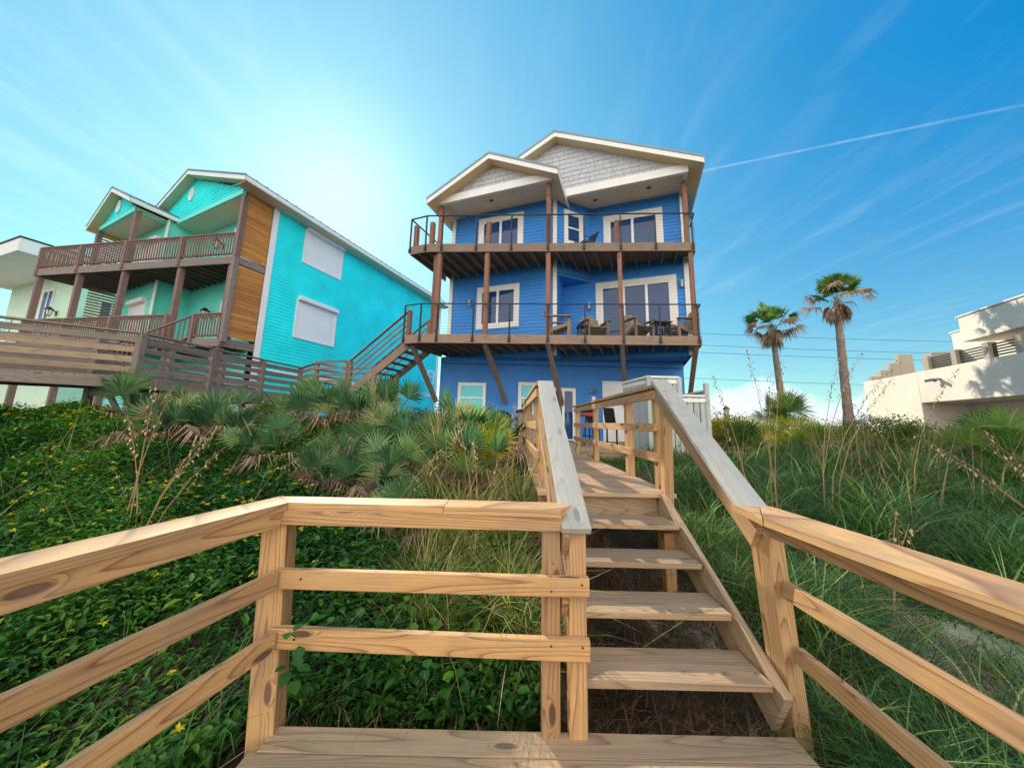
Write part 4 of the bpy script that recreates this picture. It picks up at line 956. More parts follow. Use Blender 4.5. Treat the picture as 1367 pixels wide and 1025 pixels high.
def sling(loc, rz, label):
    r_ = thing('patio_chair', label, 'chair', loc, rz, 'black chairs of the upper balcony', world=False)
    m = MB(); m.beam((0, -.05, .40), (0, .42, .36), .5, .03); m.build('seat', M['black'], r_)
    m = MB(); m.beam((0, .40, .38), (0, .72, 1.0), .5, .03, Vc((0, 1, 0))); m.build('backrest', M['black'], r_)
    for s_ in (-1, 1):
        m = MB(); m.tube([(s_*.27, -.1, 0), (s_*.27, -.02, .6), (s_*.27, .5, .62)], .016, 6); m.build('arm', M['black'], r_)
        m = MB(); m.tube([(s_*.27, .6, 0), (s_*.27, .05, .42)], .016, 6); m.build('leg', M['black'], r_)
sling((2.35, 11.45, Z3_), math.radians(-60), 'black chair by the angled window on the upper balcony')
sling((3.2, 11.9, Z3_), math.radians(20), 'black chair on the upper balcony left of the sliding door')
# patio things
def bollard(loc, h, label, lamp=True, group=None, rad=.11):
    r_ = thing('bollard', label, 'bollard', loc, 0, group, world=False)
    m = MB(); m.lathe((0, 0, 0), [(rad, 0), (rad, h), (0, h)], 14); m.build('pile', M['old'], r_, smooth=False)
    m = MB(); m.lathe((0, 0, h), [(rad*1.25, 0), (rad*1.25, .03), (0, .09)], 14); m.build('cap', M['black'], r_)
    if lamp:
        o = MB(); o.lathe((0, 0, h), [(.05, .05), (.03, .12), (.09, .14), (.03, .14)], 10); o.lathe((0, 0, h), [(.14, .38), (.12, .40), (.02, .50), (0, .54)], 10)
        for k in range(4): th_ = k*math.pi/2; e = Vc((math.cos(th_), math.sin(th_), 0)); o.tube([e*.075+Z3*(h+.14), e*.11+Z3*(h+.38)], .008, 4)
        lo = o.build('lantern', M['black'], r_); g_ = MB(); g_.lathe((0, 0, h), [(.06, .15), (.10, .38)], 10); g_.build('lamp_glass', M['lampglass'], lo)
    return r_
bollard((8.15, 13.0, .8), 1.02, 'thick timber pile topped with a black lantern right of the blue house', True)
bollard((7.72, 12.9, .8), .90, 'shorter dark capped pile left of the lantern pile by the blue house', False, rad=.13)
bollard((.27, 9.9, .8), 1.02, 'dark capped rope post by the ground floor window near the handrail', False)
for k, (px, py) in enumerate(((-1.18, 9.6), (-1.02, 9.3), (-.83, 9.0))):
    bollard((px, py, .8), (1.05, 0.98, .9)[k], ('farthest', 'middle', 'nearest')[k]+' of three dark topped posts beyond the palmettos', False, 'dark topped posts by the left window', rad=.07)
def sag(a, b_, d, n=10): return [Vc(a).lerp(Vc(b_), k/n)-Z3*(d*4*(k/n)*(1-k/n)) for k in range(n+1)]
m = MB(); m.tube(sag((.27, 9.9, 1.72), (1.15, 9.9, 1.72), .38), .03, 6); tag(m.build('rope', M['black']), 'thick dark rope sagging right from the capped post near the handrail', 'rope')
m = MB(); m.tube(sag((.27, 9.9, 1.72), (-.83, 9.0, 1.6), .2), .03, 6); tag(m.build('rope', M['black']), 'thick dark rope running left from the capped post to the dark topped posts', 'rope')
m = MB(); m.tube(sag((8.15, 12.85, 1.42), (7.72, 12.75, 1.4), .04), .035, 6); m.tube(sag((7.72, 12.75, 1.4), (6.9, 12.6, 1.5), .1), .035, 6); tag(m.build('rope', M['black']), 'dark rope wound on the two piles right of the blue house', 'rope')
gr = thing('kettle_grill', 'round dark kettle grill in front of the blue wall', 'grill', (-.28, 10.4, .88), world=False)
m = MB(); m.lathe((0, 0, 0), [(.02, .42), (.2, .46), (.3, .6), (.32, .72)], 16); m.build('bowl', M['black'], gr, smooth=True)
m = MB(); m.lathe((0, 0, 0), [(.33, .725), (.30, .86), (.2, .95), (0, 1.0)], 16); m.build('lid', M['black'], gr, smooth=True)
for k in range(3): th_ = k*2.1; m = MB(); m.tube([(.2*math.cos(th_), .2*math.sin(th_), .5), (.34*math.cos(th_), .34*math.sin(th_), 0)], .014, 6); m.build('leg', M['black'], gr)
st = thing('bar_stool', 'black bar stool with a red round cushion on the patio', 'stool', (2.3, 10.2, .88), world=False)
m = MB(); m.lathe((0, 0, .86), [(0, .0), (.22, .0), (.25, .05), (.22, .11), (0, .13)], 16); m.build('cushion', M['red'], st, smooth=True)
for k in range(4): th_ = k*math.pi/2+.4; m = MB(); m.tube([(.1*math.cos(th_), .1*math.sin(th_), .86), (.24*math.cos(th_), .24*math.sin(th_), 0)], .015, 6); m.build('leg', M['black'], st)
m = MB(); m.tube([(.19*math.cos(k*.5), .19*math.sin(k*.5), .3) for k in range(14)], .012, 5); m.build('foot_ring', M['black'], st)
m = MB(); m.lathe((0, 0, .99), [(.24, 0), (.27, .10), (.24, .16), (.20, .10)], 16); m.build('backrest', M['black'], st, smooth=True)
for k, (x, y, rz, lb) in enumerate(((3.15, 10.3, .5, 'high backed black patio chair left of the white enclosure'), (2.85, 11.3, 2.2, 'high backed black patio chair nearest the white door'))):
    r_ = thing('patio_chair', lb, 'chair', (x, y, .88), rz, 'black chairs of the patio', world=False)
    m = MB(); m.beam((0, -.2, .55), (0, .22, .55), .44, .04); m.build('seat', M['black'], r_)
    m = MB(); m.beam((0, .22, .55), (0, .32, 1.15), .42, .03, Vc((0, 1, 0))); m.build('backrest', M['black'], r_)
    for sx in (-1, 1):
        for sy in (-1, 1): m = MB(); m.beam((sx*.2, sy*.19, 0), (sx*.2, sy*.19, .55), .03, .03); m.build('leg', M['black'], r_)
# white board enclosure
se = thing('shower_enclosure', 'whitewashed board enclosure beside the right corner of the blue house', 'enclosure', (4.4, 9.4, .8))
def pan(x0, x1, y0, y1, z1, nm='panel'):
    m = MB(); A, B = Vc((x0, y0, 0)), Vc((x1, y1, 0)); n = int((B-A).length/.145); d = (B-A)/n
    for k in range(n): c = A+d*(k+.5); m.beam(c+Z3*.85, c+Z3*z1, .136, .02, (B-A).cross(Z3))
    o = m.build(nm, M['whitewash'], se); t_ = MB(); t_.beam(A+Z3*(z1+.02), B+Z3*(z1+.02), .10, .05); t_.beam(A+Z3*(z1-.10)-Vc((0, .02, 0)), B+Z3*(z1-.10)-Vc((0, .02, 0)), .03, .10); t_.build('top_board', M['white'], o)
pan(3.62, 4.42, 9.0, 9.0, 2.78); pan(3.62, 3.45, 9.0, 10.5, 2.78); pan(4.42, 4.42, 9.0, 10.4, 2.78); pan(4.45, 5.12, 9.0, 9.0, 2.3); pan(5.16, 5.35, 9.0, 10.5, 2.45)
for (x, y, z1) in ((3.62, 9.0, 2.8), (4.43, 8.98, 2.8), (5.15, 9.0, 2.66)): m = MB(); m.beam((x, y, .5), (x, y, z1), .10, .10); m.build('post', M['whitewash'], se)
# utility lines
pole = thing('utility_pole', 'wooden utility pole behind the blue house carrying the wires', 'pole', (6, 40, .8), world=False)
m = MB(); m.tube([(0, 0, 0), (0, 0, 13.4)], [.17, .12], 10); m.build('shaft', M['old'], pole); m = MB(); m.beam((-.0, -1.1, 12.6), (0, 1.1, 12.6), .12, .12); m.build('cross_arm', M['old'], pole)
for k, (za, lb) in enumerate(((13.2, 'topmost'), (11.75, 'second from the top'), (10.85, 'third from the top'), (7.7, 'lowest'))):
    m = MB(); m.tube(sag((6, 40, za), (98, 40, za+.2), 1.0, 24), .022, 5)
    tag(m.build('power_line', M['black']), lb+' of the four thin wires crossing the sky behind the palms', 'wire', 'wires crossing the sky at right')

# ================================================================== VEGETATION
def blades(P, h, w, lean, az, tint, curl=1.0, seg=4, name='grass', mat='grass', parent=None):
    """vectorised grass blades: P (n,3) base, h height, w width, lean 0..1, az lean direction"""
    n = len(P); t = np.linspace(0, 1, seg+1)
    d = np.stack([np.cos(az), np.sin(az)], -1); s = np.stack([-np.sin(az+.5), np.cos(az+.5)], -1)
    hor = (lean[:, None]*h[:, None])*(0.35*t+0.65*t**2*curl); ver = h[:, None]*(t-0.55*lean[:, None]*t**2.2*curl)
    cx = P[:, 0, None]+d[:, 0, None]*hor; cy = P[:, 1, None]+d[:, 1, None]*hor; cz = P[:, 2, None]+ver
    ww = w[:, None]*(1-t**1.6)*0.5+0.0003
    a = np.stack([cx-s[:, 0, None]*ww, cy-s[:, 1, None]*ww, cz], -1); b = np.stack([cx+s[:, 0, None]*ww, cy+s[:, 1, None]*ww, cz], -1)
    V = np.stack([a, b], 2).reshape(n, (seg+1)*2, 3); base = (np.arange(n)*(seg+1)*2)[:, None]
    k = np.arange(seg)*2; Q = np.stack([base+k, base+k+1, base+k+3, base+k+2], -1).reshape(-1, 4)
    return np_mesh(name, V.reshape(-1, 3), Q, np.repeat(tint, seg), M[mat], parent)
def leaves(P, size, az, pitch, tint, name, mat, parent=None, asp=.5, fold=.25):
    """folded ovate leaves as two quads"""
    n = len(P); dx, dy = np.cos(az), np.sin(az); cp, sp_ = np.cos(pitch), np.sin(pitch)
    A = np.stack([dx*cp, dy*cp, sp_], -1); S = np.stack([-dy, dx, np.zeros(n)], -1); U = np.cross(A, S)*-1
    sz = size[:, None]
    b = P; tip = P+A*sz-np.array([0, 0, .12])*sz; mid = P+A*sz*.5
    l1 = P+A*sz*.30+S*sz*asp*.5+U*sz*-fold*.4; l2 = P+A*sz*.68+S*sz*asp*.42-U*sz*fold*.4
    r1 = P+A*sz*.30-S*sz*asp*.5-U*sz*fold*.4; r2 = P+A*sz*.68-S*sz*asp*.42-U*sz*fold*.4
    V = np.stack([b, l1, l2, tip, r2, r1], 1).reshape(-1, 3); i = (np.arange(n)*6)[:, None]
    Q = np.concatenate([i+[0, 3, 2, 1], i+[0, 5, 4, 3]], 1).reshape(-1, 4)
    return np_mesh(name, V, Q, np.repeat(tint, 2), M[mat], parent)
def on_boardwalk(x, y, pad=.03):
    a = (x > .22-pad) & (x < 1.66+pad) & (y > 1.9) & (y < 8.7)
    xl = -1.2-(1.95-y)*0.25
    b = (y <= 2.08+pad) & (x > xl-.18-pad) & (x < 1.72+pad)
    c = (y > 8.6) & (x > -1.9) & (x < 6.4)
    return a | b | c
def behind_house(x, y): 
    u_ = x*UX+y*UY; v_ = x*VX+y*VY
    return ((u_ > -7.3) & (u_ < 2.1) & (v_ > 11.3)) | (y > 12.8) & (x > -3) & (x < 6.8)
# --- leafy mat with yellow daisies on the left dune face
def mound(x, y): return 0.16*(1+np.sin(x*2.3+1.1*np.sin(y*1.9))*np.cos(y*2.1+x*.7))+0.05*np.sin(x*6.3+y*3.1)
n = 230000
y = 1.10+9.5*rng.random(n)**1.25; x = np.minimum(rng.uniform(-1.80, .22, n)*y, .26)
keep = ~on_boardwalk(x, y) & (x > -15)
thin = (np.sin(x*1.3+2.0)*np.cos(y*1.1+.6)+.5*np.sin(x*3.1-y*2.2)) ; keep &= (thin < .55) | (rng.random(n) < .5)
cen = np.exp(-(((x/y)+.33)/.26)**2)*sm(3.2, 4.2, y); keep &= rng.random(n) > .90*cen
keep &= ~((x > -.9) & (y > 2.6) & (rng.random(n) < .5))
x, y = x[keep], y[keep]; n = len(x)
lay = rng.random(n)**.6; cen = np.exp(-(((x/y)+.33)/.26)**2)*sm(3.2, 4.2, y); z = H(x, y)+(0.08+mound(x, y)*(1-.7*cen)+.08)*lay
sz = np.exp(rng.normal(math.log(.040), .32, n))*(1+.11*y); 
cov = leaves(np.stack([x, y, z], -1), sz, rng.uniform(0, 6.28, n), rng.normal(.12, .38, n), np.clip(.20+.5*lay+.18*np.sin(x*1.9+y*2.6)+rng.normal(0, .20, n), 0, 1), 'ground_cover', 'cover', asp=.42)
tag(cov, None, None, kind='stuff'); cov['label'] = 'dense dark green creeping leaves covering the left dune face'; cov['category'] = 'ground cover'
# wider round leaves near the lower rails
n = 900; x = rng.uniform(-1.3, .3, n); y = rng.uniform(2.12, 2.9, n); keep = ~on_boardwalk(x, y) & ((x < -.05) | (rng.random(n) < .4)); x, y = x[keep], y[keep]; n = len(x)
rv_ = leaves(np.stack([x, y, H(x, y)+rng.uniform(.05, .38, n)], -1), rng.uniform(.05, .095, n), rng.uniform(0, 6.28, n), rng.normal(.2, .5, n), rng.uniform(.45, 1, n), 'beach_vine', 'cover', asp=.85, fold=.15)
tag(rv_, 'broad round leaved beach vine just behind the lower centre rail', 'vine', kind='stuff')
cv = leaves(np.array([(-1.03+rng.uniform(-.05, .04), 1.86+rng.uniform(-.02, .03), .28+.035*k) for k in range(8)]), rng.uniform(.05, .075, 8), rng.uniform(3.5, 6.0, 8), rng.normal(-.1, .5, 8), rng.uniform(.2, .8, 8), 'climbing_vine', 'cover', asp=.85, fold=.1)
tag(cv, 'few round vine leaves climbing the left post beside the lower rail', 'vine', kind='stuff')
# flowers
fx = []; n = 1000
x = rng.uniform(-12, -.3, n); y = 1.4+7.0*rng.random(n)**1.0
keep = ~on_boardwalk(x, y, .1) & (np.abs(x) < y*1.6+.8) & ((x < -.9-.12*y) | (rng.random(n) < .12)); x, y = x[keep], y[keep]; z = H(x, y)+.20+mound(x, y)+rng.uniform(0, .08, len(x))
Pf, Af = [], []
for xi, yi, zi in zip(x, y, z):
    tlt = rng.uniform(-.5, .5)
    for k in range(9): Pf.append((xi, yi, zi)); Af.append(k*2*math.pi/9+tlt)
Pf = np.array(Pf); Af = np.array(Af); n = len(Pf)
fl = leaves(Pf, rng.uniform(.020, .030, n)*(1+.05*Pf[:, 1]), Af, rng.normal(.15, .3, n), rng.random(n), 'yellow_flowers', 'flower', asp=.42, fold=.05)
tag(fl, 'small yellow daisies dotted over the green creeping leaves', 'flowers', kind='stuff')
# --- grasses
def scatter(n, x0, x1, y0, y1, pw=1.0):
    x = rng.uniform(x0, x1, n); y = y0+(y1-y0)*rng.random(n)**pw
    k = ~on_boardwalk(x, y) & ~behind_house(x, y); return x[k], y[k]
def grass(name, mat, x, y, hmin, hmax, w, label, cat='grass', lean=(.25, .95), az0=None, tint=(0, 1), wy=.10, seg=4, curl=1.0):
    n = len(x); P = np.stack([x, y, H(x, y)-.02], -1)
    az = rng.uniform(0, 6.28, n) if az0 is None else rng.normal(az0, .7, n)
    hv = .72+.42*np.sin(x*2.7+1.7*np.sin(y*2.3+.5))*np.cos(y*2.9-x*.8)+.22*np.sin(x*6.1+y*4.7)
    o = blades(P, rng.uniform(hmin, hmax, n)*np.clip(hv, .35, 1.4), w*(1+wy*y)*rng.uniform(.7, 1.3, n), rng.uniform(*lean, n), az, np.clip(rng.uniform(*tint, n), 0, 1), curl, seg, name, mat)
    return tag(o, label, cat, kind='stuff')
# right slope: thick arching grass in clumps
n = 90000; y = 1.4+10.5*rng.random(n)**1.15; x = rng.uniform(.12, 1.8, n)*y; k = (x > 1.68) & ~on_boardwalk(x, y) & ~behind_house(x, y); x, y = x[k], y[k]
cl_ = np.sin(x*3.3+np.sin(y*2.0)*1.5)*np.cos(y*3.1+x*.9); k = (cl_ > -.35) | (rng.random(len(x)) < .45)
sandy = (((x-3.35)/.75)**2+((y-2.7)/.55)**2 < 1+.5*np.sin(x*9)*np.sin(y*11)); k &= ~sandy | (rng.random(len(x)) < .10)
k &= ~((x < 2.2) & (y < 2.6) & (rng.random(len(x)) < .3))
x, y = x[k], y[k]
grass('dune_grass', 'grass', x, y, .34, .80, .0070, 'thick arching dark green dune grass on the right slope', tint=(0, .93), lean=(.5, 1.2))
n = 9000; y = 2.0+7.5*rng.random(n)**1.1; x = rng.uniform(.3, 1.75, n)*y; k = (x > 1.75) & ~on_boardwalk(x, y) & ((np.sin(x*4.3+2)*np.cos(y*4.9+x)) > .45); x, y = x[k], y[k]
grass('broad_grass', 'grass', x, y, .65, 1.15, .0105, 'tussocks of broad arching grass blades on the right slope', tint=(.45, 1.0), lean=(.5, 1.3))
n = 5200; x, y = scatter(n, 1.72, 3.6, 2.2, 4.6); k = (rng.random(len(x)) < .8) & ~((((x-2.75)/.8)**2+((y-2.45)/.55)**2) < 1); grass('lit_grass', 'blond', x[k], y[k], .25, .62, .006, 'sunlit yellow green grass beside the right handrail and post', tint=(0, .8), lean=(.5, 1.0))
# left clumps
n = 17000; y = 1.2+8.3*rng.random(n)**1.2; x = -rng.uniform(.1, 1.75, n)*y; k = ~on_boardwalk(x, y); x, y = x[k], y[k]
cl_ = np.sin(x*2.1+1.3)*np.cos(y*1.7+.3); k = (cl_ > .30) | (rng.random(len(x)) < .16); x, y = x[k], y[k]
grass('tall_grass', 'grass', x, y, .28, .66, .006, 'scattered tufts of long green grass among the creeping leaves at left', tint=(.35, .85))
# blond tuft left of the handrail
n = 13000; x, y = scatter(n, -.80, .24, 2.25, 4.8); k = (rng.random(len(x)) < np.clip((x+.9)/.9, .1, 1)); grass('blond_grass', 'blond', x[k], y[k], .48, 1.0, .0056, 'pale yellow green grass hanging against the left side of the handrail', tint=(.05, 1), lean=(.4, 1.0))
n = 1500; y = rng.uniform(2.5, 4.6, n); x = rng.uniform(-.24, .06, n)*y+.02; k = ~on_boardwalk(x, y) & (x < .20); grass('arching_grass', 'blond', x[k], y[k], .95, 1.55, .0062, 'long arching straw and yellow green blades crowding the left handrail', tint=(.15, 1), lean=(.35, 1.05))
n = 1300; y = rng.uniform(1.6, 5.5, n); x = -rng.uniform(.75, 1.7, n)*y; k = (np.sin(x*2.7)*np.cos(y*3.3) > .35); grass('long_grass', 'grass', x[k], y[k], .55, 1.0, .0075, 'long loose green blades rising out of the flowering mat at left', tint=(.5, .95), lean=(.4, 1.1))
n = 2600; x, y = scatter(n, 1.62, 2.3, 3.0, 9.0); grass('edge_grass', 'blond', x, y, .2, .5, .006, 'short dry grass tufts along the right edge of the upper walkway', tint=(.0, .7))
# crest grass behind and around the patio
n = 14000; x, y = scatter(n, -16, 18, 7.5, 14, 1.0); k = ~((x > -1.9) & (x < 6.4) & (y > 8.5)); grass('crest_grass', 'grass', x[k], y[k], .15, .38, .010, 'green grass along the crest in front of the houses', tint=(.1, .8))
# dry leaf litter under the plants
n = 26000; x, y = scatter(n, -4.2, 3.5, 2.1, 7.2); P = np.stack([x, y, H(x, y)+.015], -1)
o = blades(P, rng.uniform(.12, .4, len(x)), rng.uniform(.004, .010, len(x)), np.full(len(x), 1.0), rng.uniform(0, 6.28, len(x)), rng.random(len(x)), 1.6, 3, 'leaf_litter', 'husk'); tag(o, 'brown fallen stalks and leaf litter on the dune sand', 'leaf litter', kind='stuff')
n = 2600; x = rng.uniform(.3, 1.6, n); y = rng.uniform(2.1, 3.9, n); P = np.stack([x, y, H(x, y)+.012], -1)
o = blades(P, rng.uniform(.06, .3, n), rng.uniform(.003, .008, n), np.full(n, 1.0), rng.uniform(0, 6.28, n), rng.random(n), 1.7, 3, 'leaf_litter', 'husk'); tag(o, 'dry litter on the shaded sand under the flight of steps', 'leaf litter', kind='stuff')
# dry stalks on the right: many thin leaning stems
def stalks(n, fx_, fy_, l0, l1, lean, az, r, name, label, mat='stalk', cat='dry stalks'):
    x, y = fx_(n), fy_(n); P = np.stack([x, y, H(x, y)], -1); n = len(x)
    ln_ = rng.uniform(l0, l1, n); le = rng.uniform(*lean, n); az_ = rng.normal(*az, n)
    o = blades(P, ln_, np.full(n, r), le, az_, rng.random(n), .06, 3, name, mat); o['label'] = label; o['category'] = cat; o['kind'] = 'stuff'; return o
stalks(300, lambda n: rng.uniform(3.2, 12, n), lambda n: rng.uniform(3.0, 8.5, n), .7, 1.35, (.8, 4.2), (2.6, 1.2), .007, 'dry_stalks', 'tan dry stalks leaning criss cross over the grass on the right slope')
stalks(150, lambda n: rng.normal(6.4, .7, n), lambda n: rng.normal(6.3, .6, n), .8, 1.35, (.1, 2.6), (1.6, 1.8), .007, 'bare_twigs', 'thicket of bare pinkish twigs in front of the cream building', cat='twigs')
stalks(120, lambda n: rng.uniform(-7.0, -2.4, n), lambda n: rng.uniform(2.6, 5.0, n), .5, 1.1, (.5, 4.0), (2.0, 1.6), .005, 'dry_stalks', 'thin straw coloured stems lying across the flowering mat at left')
stalks(240, lambda n: rng.uniform(-6.5, -1.0, n), lambda n: rng.uniform(4.8, 7.8, n), .5, 1.1, (.5, 3.5), (1.0, 1.5), .008, 'bare_twigs', 'tangle of dry grey brown stems below the old walkway at left', cat='twigs')
# --- saw palmettos
def fan_mesh(name, nf, spread, r0_, r1_, pet0, pet1, mat, nl=24, droop=.12, arc=105, up=(.25, 1.35), tint=(0, 1.0), az=None, wl=.030):
    V, Q, Tt = [], [], []
    for k in range(nf):
        a = (2*math.pi*k/nf+random.uniform(-.5, .5)) if az is None else random.uniform(*az); el = random.uniform(*up); pl_ = random.uniform(pet0, pet1)
        D = Vc((math.cos(a)*math.cos(el), math.sin(a)*math.cos(el), math.sin(el))); base = Vc((random.uniform(-.1, .1), random.uniform(-.1, .1), 0))*spread
        hub = base+D*pl_; side_ = D.cross(Z3).normalized(); nrm_ = side_.cross(D).normalized(); tw = random.uniform(-.7, .7)
        side_, nrm_ = side_*math.cos(tw)+nrm_*math.sin(tw), nrm_*math.cos(tw)-side_*math.sin(tw)
        i = len(V); V += [base-side_*.008, base+side_*.008, hub+side_*.006, hub-side_*.006]; Q.append((i, i+1, i+2, i+3)); Tt.append(.35)
        R = random.uniform(r0_, r1_); tn = random.uniform(*tint); ar = math.radians(arc+random.uniform(-12, 12))
        for j in range(nl):
            th_ = -ar+2*ar*j/(nl-1)+random.uniform(-.03, .03); rr = R*(1-.22*abs(th_/ar)**2)*random.uniform(.88, 1.05)
            d = D*math.cos(th_)+side_*math.sin(th_)+nrm_*(.22*math.cos(th_)+.05); d.normalize()
            s_ = (-D*math.sin(th_)+side_*math.cos(th_)); w_ = wl*rr; mid = hub+d*rr*.50+nrm_*.01; tip = hub+d*rr-Z3*droop*rr*random.uniform(.5, 1.8)
            i = len(V); V += [hub, mid-s_*w_+nrm_*w_*.5, mid, mid+s_*w_+nrm_*w_*.5, tip]
            Q.append((i, i+2, i+4, i+1)); Q.append((i, i+3, i+4, i+2)); tt = min(1, max(0, tn+random.uniform(-.18, .18)+(.25 if random.random() < .12 else 0))); Tt += [tt, tt]
    me = bpy.data.meshes.new(name); me.from_pydata([tuple(v) for v in V], [], Q)
    at = me.attributes.new('tint', 'FLOAT', 'FACE'); at.data.foreach_set('value', Tt); me.materials.append(M[mat]); return me
pm = [fan_mesh('palmetto_fronds', nf, 1.0, .34, .48, .22, .55, 'palmetto', up=(.35, 1.5), nl=20, wl=.042, arc=88, droop=.05) for nf in (10, 13, 9, 12)]
dead = [fan_mesh('dead_fronds', 13, 1.0, .28, .45, .15, .4, 'husk', up=(-.15, .35), droop=.5, nl=16) for _ in range(2)]
yl = fan_mesh('yellow_fronds', 9, .8, .34, .48, .3, .55, 'yellowfrond', up=(.5, 1.5), nl=22)
def plant(name, me, loc, rz, sc, label, cat, group=None, deadm=None, part_name='fronds'):
    r_ = thing(name, label, cat, loc, rz, group, world=False); r_.scale = (sc, sc, sc)
    o = bpy.data.objects.new(part_name, me); COL.objects.link(o); o.parent = r_
    if deadm: d = bpy.data.objects.new('dead_fronds', deadm); COL.objects.link(d); d.parent = r_; d.rotation_euler = (0, 0, random.uniform(0, 6))
    return r_
PAL = [  # x, y, scale, description
 (-8.2, 7.6, 1.25, 'bushy palmetto against the corner post of the old walkway'),
 (-6.9, 7.4, 1.0, 'palmetto under the second bay of the old walkway'),
 (-5.0, 6.0, 1.05, 'grey green palmetto in front of the old walkway, left of the dark palmetto'),
 (-5.7, 5.6, .85, 'low palmetto at the top edge of the flowering mat'),
 (-4.55, 7.4, 1.15, 'dark palmetto below the foot of the timber stair'),
 (-3.4, 5.0, .85, 'low spreading palmetto in the middle of the left slope'),
 (-3.1, 6.5, 1.15, 'tall palmetto under the flight of the timber stair'),
 (-2.55, 6.9, 1.2, 'tall palmetto right of the one under the timber stair'),
 (-3.75, 7.1, 1.2, 'palmetto on the crest under the stair landing'),
 (-2.1, 5.6, 1.05, 'spiky palmetto at the centre of the crest group'),
 (-1.55, 5.2, .95, 'palmetto below the leftmost ground floor window'),
 (-1.0, 4.7, 1.0, 'palmetto leaning up in front of the blue wall between the windows'),
 (-1.5, 4.2, .85, 'palmetto lower on the slope below the centre group'),
 (-.80, 5.4, 1.15, 'palmetto just behind the yellow fan leaves'),
 (-1.05, 3.65, .72, 'small blue green palmetto above the middle of the centre rail'),
 (-.55, 4.3, .9, 'palmetto beside the pale grass near the handrail'),
 (-2.35, 4.6, .75, 'small palmetto left of the centre group on the open slope'),
 (-.25, 6.6, 1.0, 'palmetto in the shade beside the upper walkway'),
 (-5.9, 8.3, 1.1, 'palmetto half hidden behind the old walkway posts'),
 (-10.6, 6.4, 1.0, 'low palmetto at the far left under the old walkway'),
]
for k, (x, y, s_, lb) in enumerate(PAL):
    plant('saw_palmetto', pm[k % 4], (x, y, float(H(x, y))+.16), random.uniform(0, 6.28), s_*1.12, lb, 'palmetto', 'palmettos on the left dune crest', dead[k % 2])
plant('saw_palmetto', yl, (-.33, 4.75, float(H(-.33, 4.75))+.1), 1.0, .95, 'yellowing palmetto fans glowing in front of the blue wall', 'palmetto')
PAR = [(5.6, 10.3, 1.0), (6.5, 9.6, 1.1), (7.5, 9.9, 1.2), (8.3, 9.2, 1.2), (9.3, 10.0, 1.2), (7.2, 11.6, 1.2), (9.6, 11.2, 1.0), (10.4, 8.9, 1.0), (9.0, 6.9, 1.0), (10.0, 7.2, 1.15), (11.1, 7.0, 1.05), (12.2, 7.3, 1.1), (8.3, 7.8, .9), (11.7, 8.3, 1.1)]
PL = ['palmetto at the left end of the right crest by the piles', 'palmetto below the left palm, second from the piles', 'palmetto below the gap between the palms', 'palmetto just below the right palm trunk',
 'palmetto right of the right palm trunk', 'bushy palmetto behind the grass near the left palm', 'palmetto near the corner of the cream building', 'palmetto in front of the cream wall', 'dark palmetto among bare twigs on the right',
 'palmetto under the wall flood light', 'palmetto in front of the recessed wall', 'rightmost palmetto at the edge of the photo', 'low palmetto in the grass before the twigs', 'palmetto high on the crest at far right']
pmr = [fan_mesh('palmetto_fronds', nf, 1.0, .36, .50, .25, .6, 'yellowfrond' if k == 0 else 'palm', up=(.1, 1.4)) for k, nf in enumerate((16, 18, 14))]
for k, ((x, y, s_), lb) in enumerate(zip(PAR, PL)):
    plant('saw_palmetto', pmr[(0, 1, 0, 2, 0, 1, 2, 1, 2, 1, 2, 1, 2, 1)[k]], (x, y, float(H(x, y))+.05), random.uniform(0, 6.28), s_, lb, 'palmetto', 'palmettos on the right dune crest', dead[k % 2] if k % 2 else None)
# --- shrubs
def shrub(loc, r_, h, n, mat, label, sz=(.05, .09)):
    t_ = thing('shrub', label, 'shrub', loc, world=False)
    u_ = rng.normal(size=(n, 3)); u_ /= np.linalg.norm(u_, axis=1)[:, None]; rad = rng.random(n)**.35; bump_ = 1+.22*np.sin(u_[:, 0]*5+u_[:, 2]*4)*np.cos(u_[:, 1]*6)
    P = u_*rad[:, None]*bump_[:, None]*np.array([r_, r_, h/2])+np.array([0, 0, h*.5])
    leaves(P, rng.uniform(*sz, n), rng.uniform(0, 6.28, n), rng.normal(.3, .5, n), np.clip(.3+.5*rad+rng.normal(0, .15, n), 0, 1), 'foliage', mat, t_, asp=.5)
    m = MB()
    for k in range(7): a = k*.9; m.tube([(0, 0, -.1), (r_*.4*math.cos(a), r_*.4*math.sin(a), h*.4), (r_*.7*math.cos(a+.3), r_*.7*math.sin(a+.3), h*.8)], [.02, .012, .005], 5)
    m.build('stems', M['old'], t_); return t_
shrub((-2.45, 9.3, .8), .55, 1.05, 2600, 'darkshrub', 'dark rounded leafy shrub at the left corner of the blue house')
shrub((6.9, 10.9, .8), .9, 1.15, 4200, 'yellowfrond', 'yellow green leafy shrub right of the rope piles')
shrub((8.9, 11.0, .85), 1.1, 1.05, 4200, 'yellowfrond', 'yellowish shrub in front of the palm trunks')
shrub((10.2, 9.6, .95), 1.0, 1.0, 3400, 'palm', 'green shrub at the foot of the cream building')
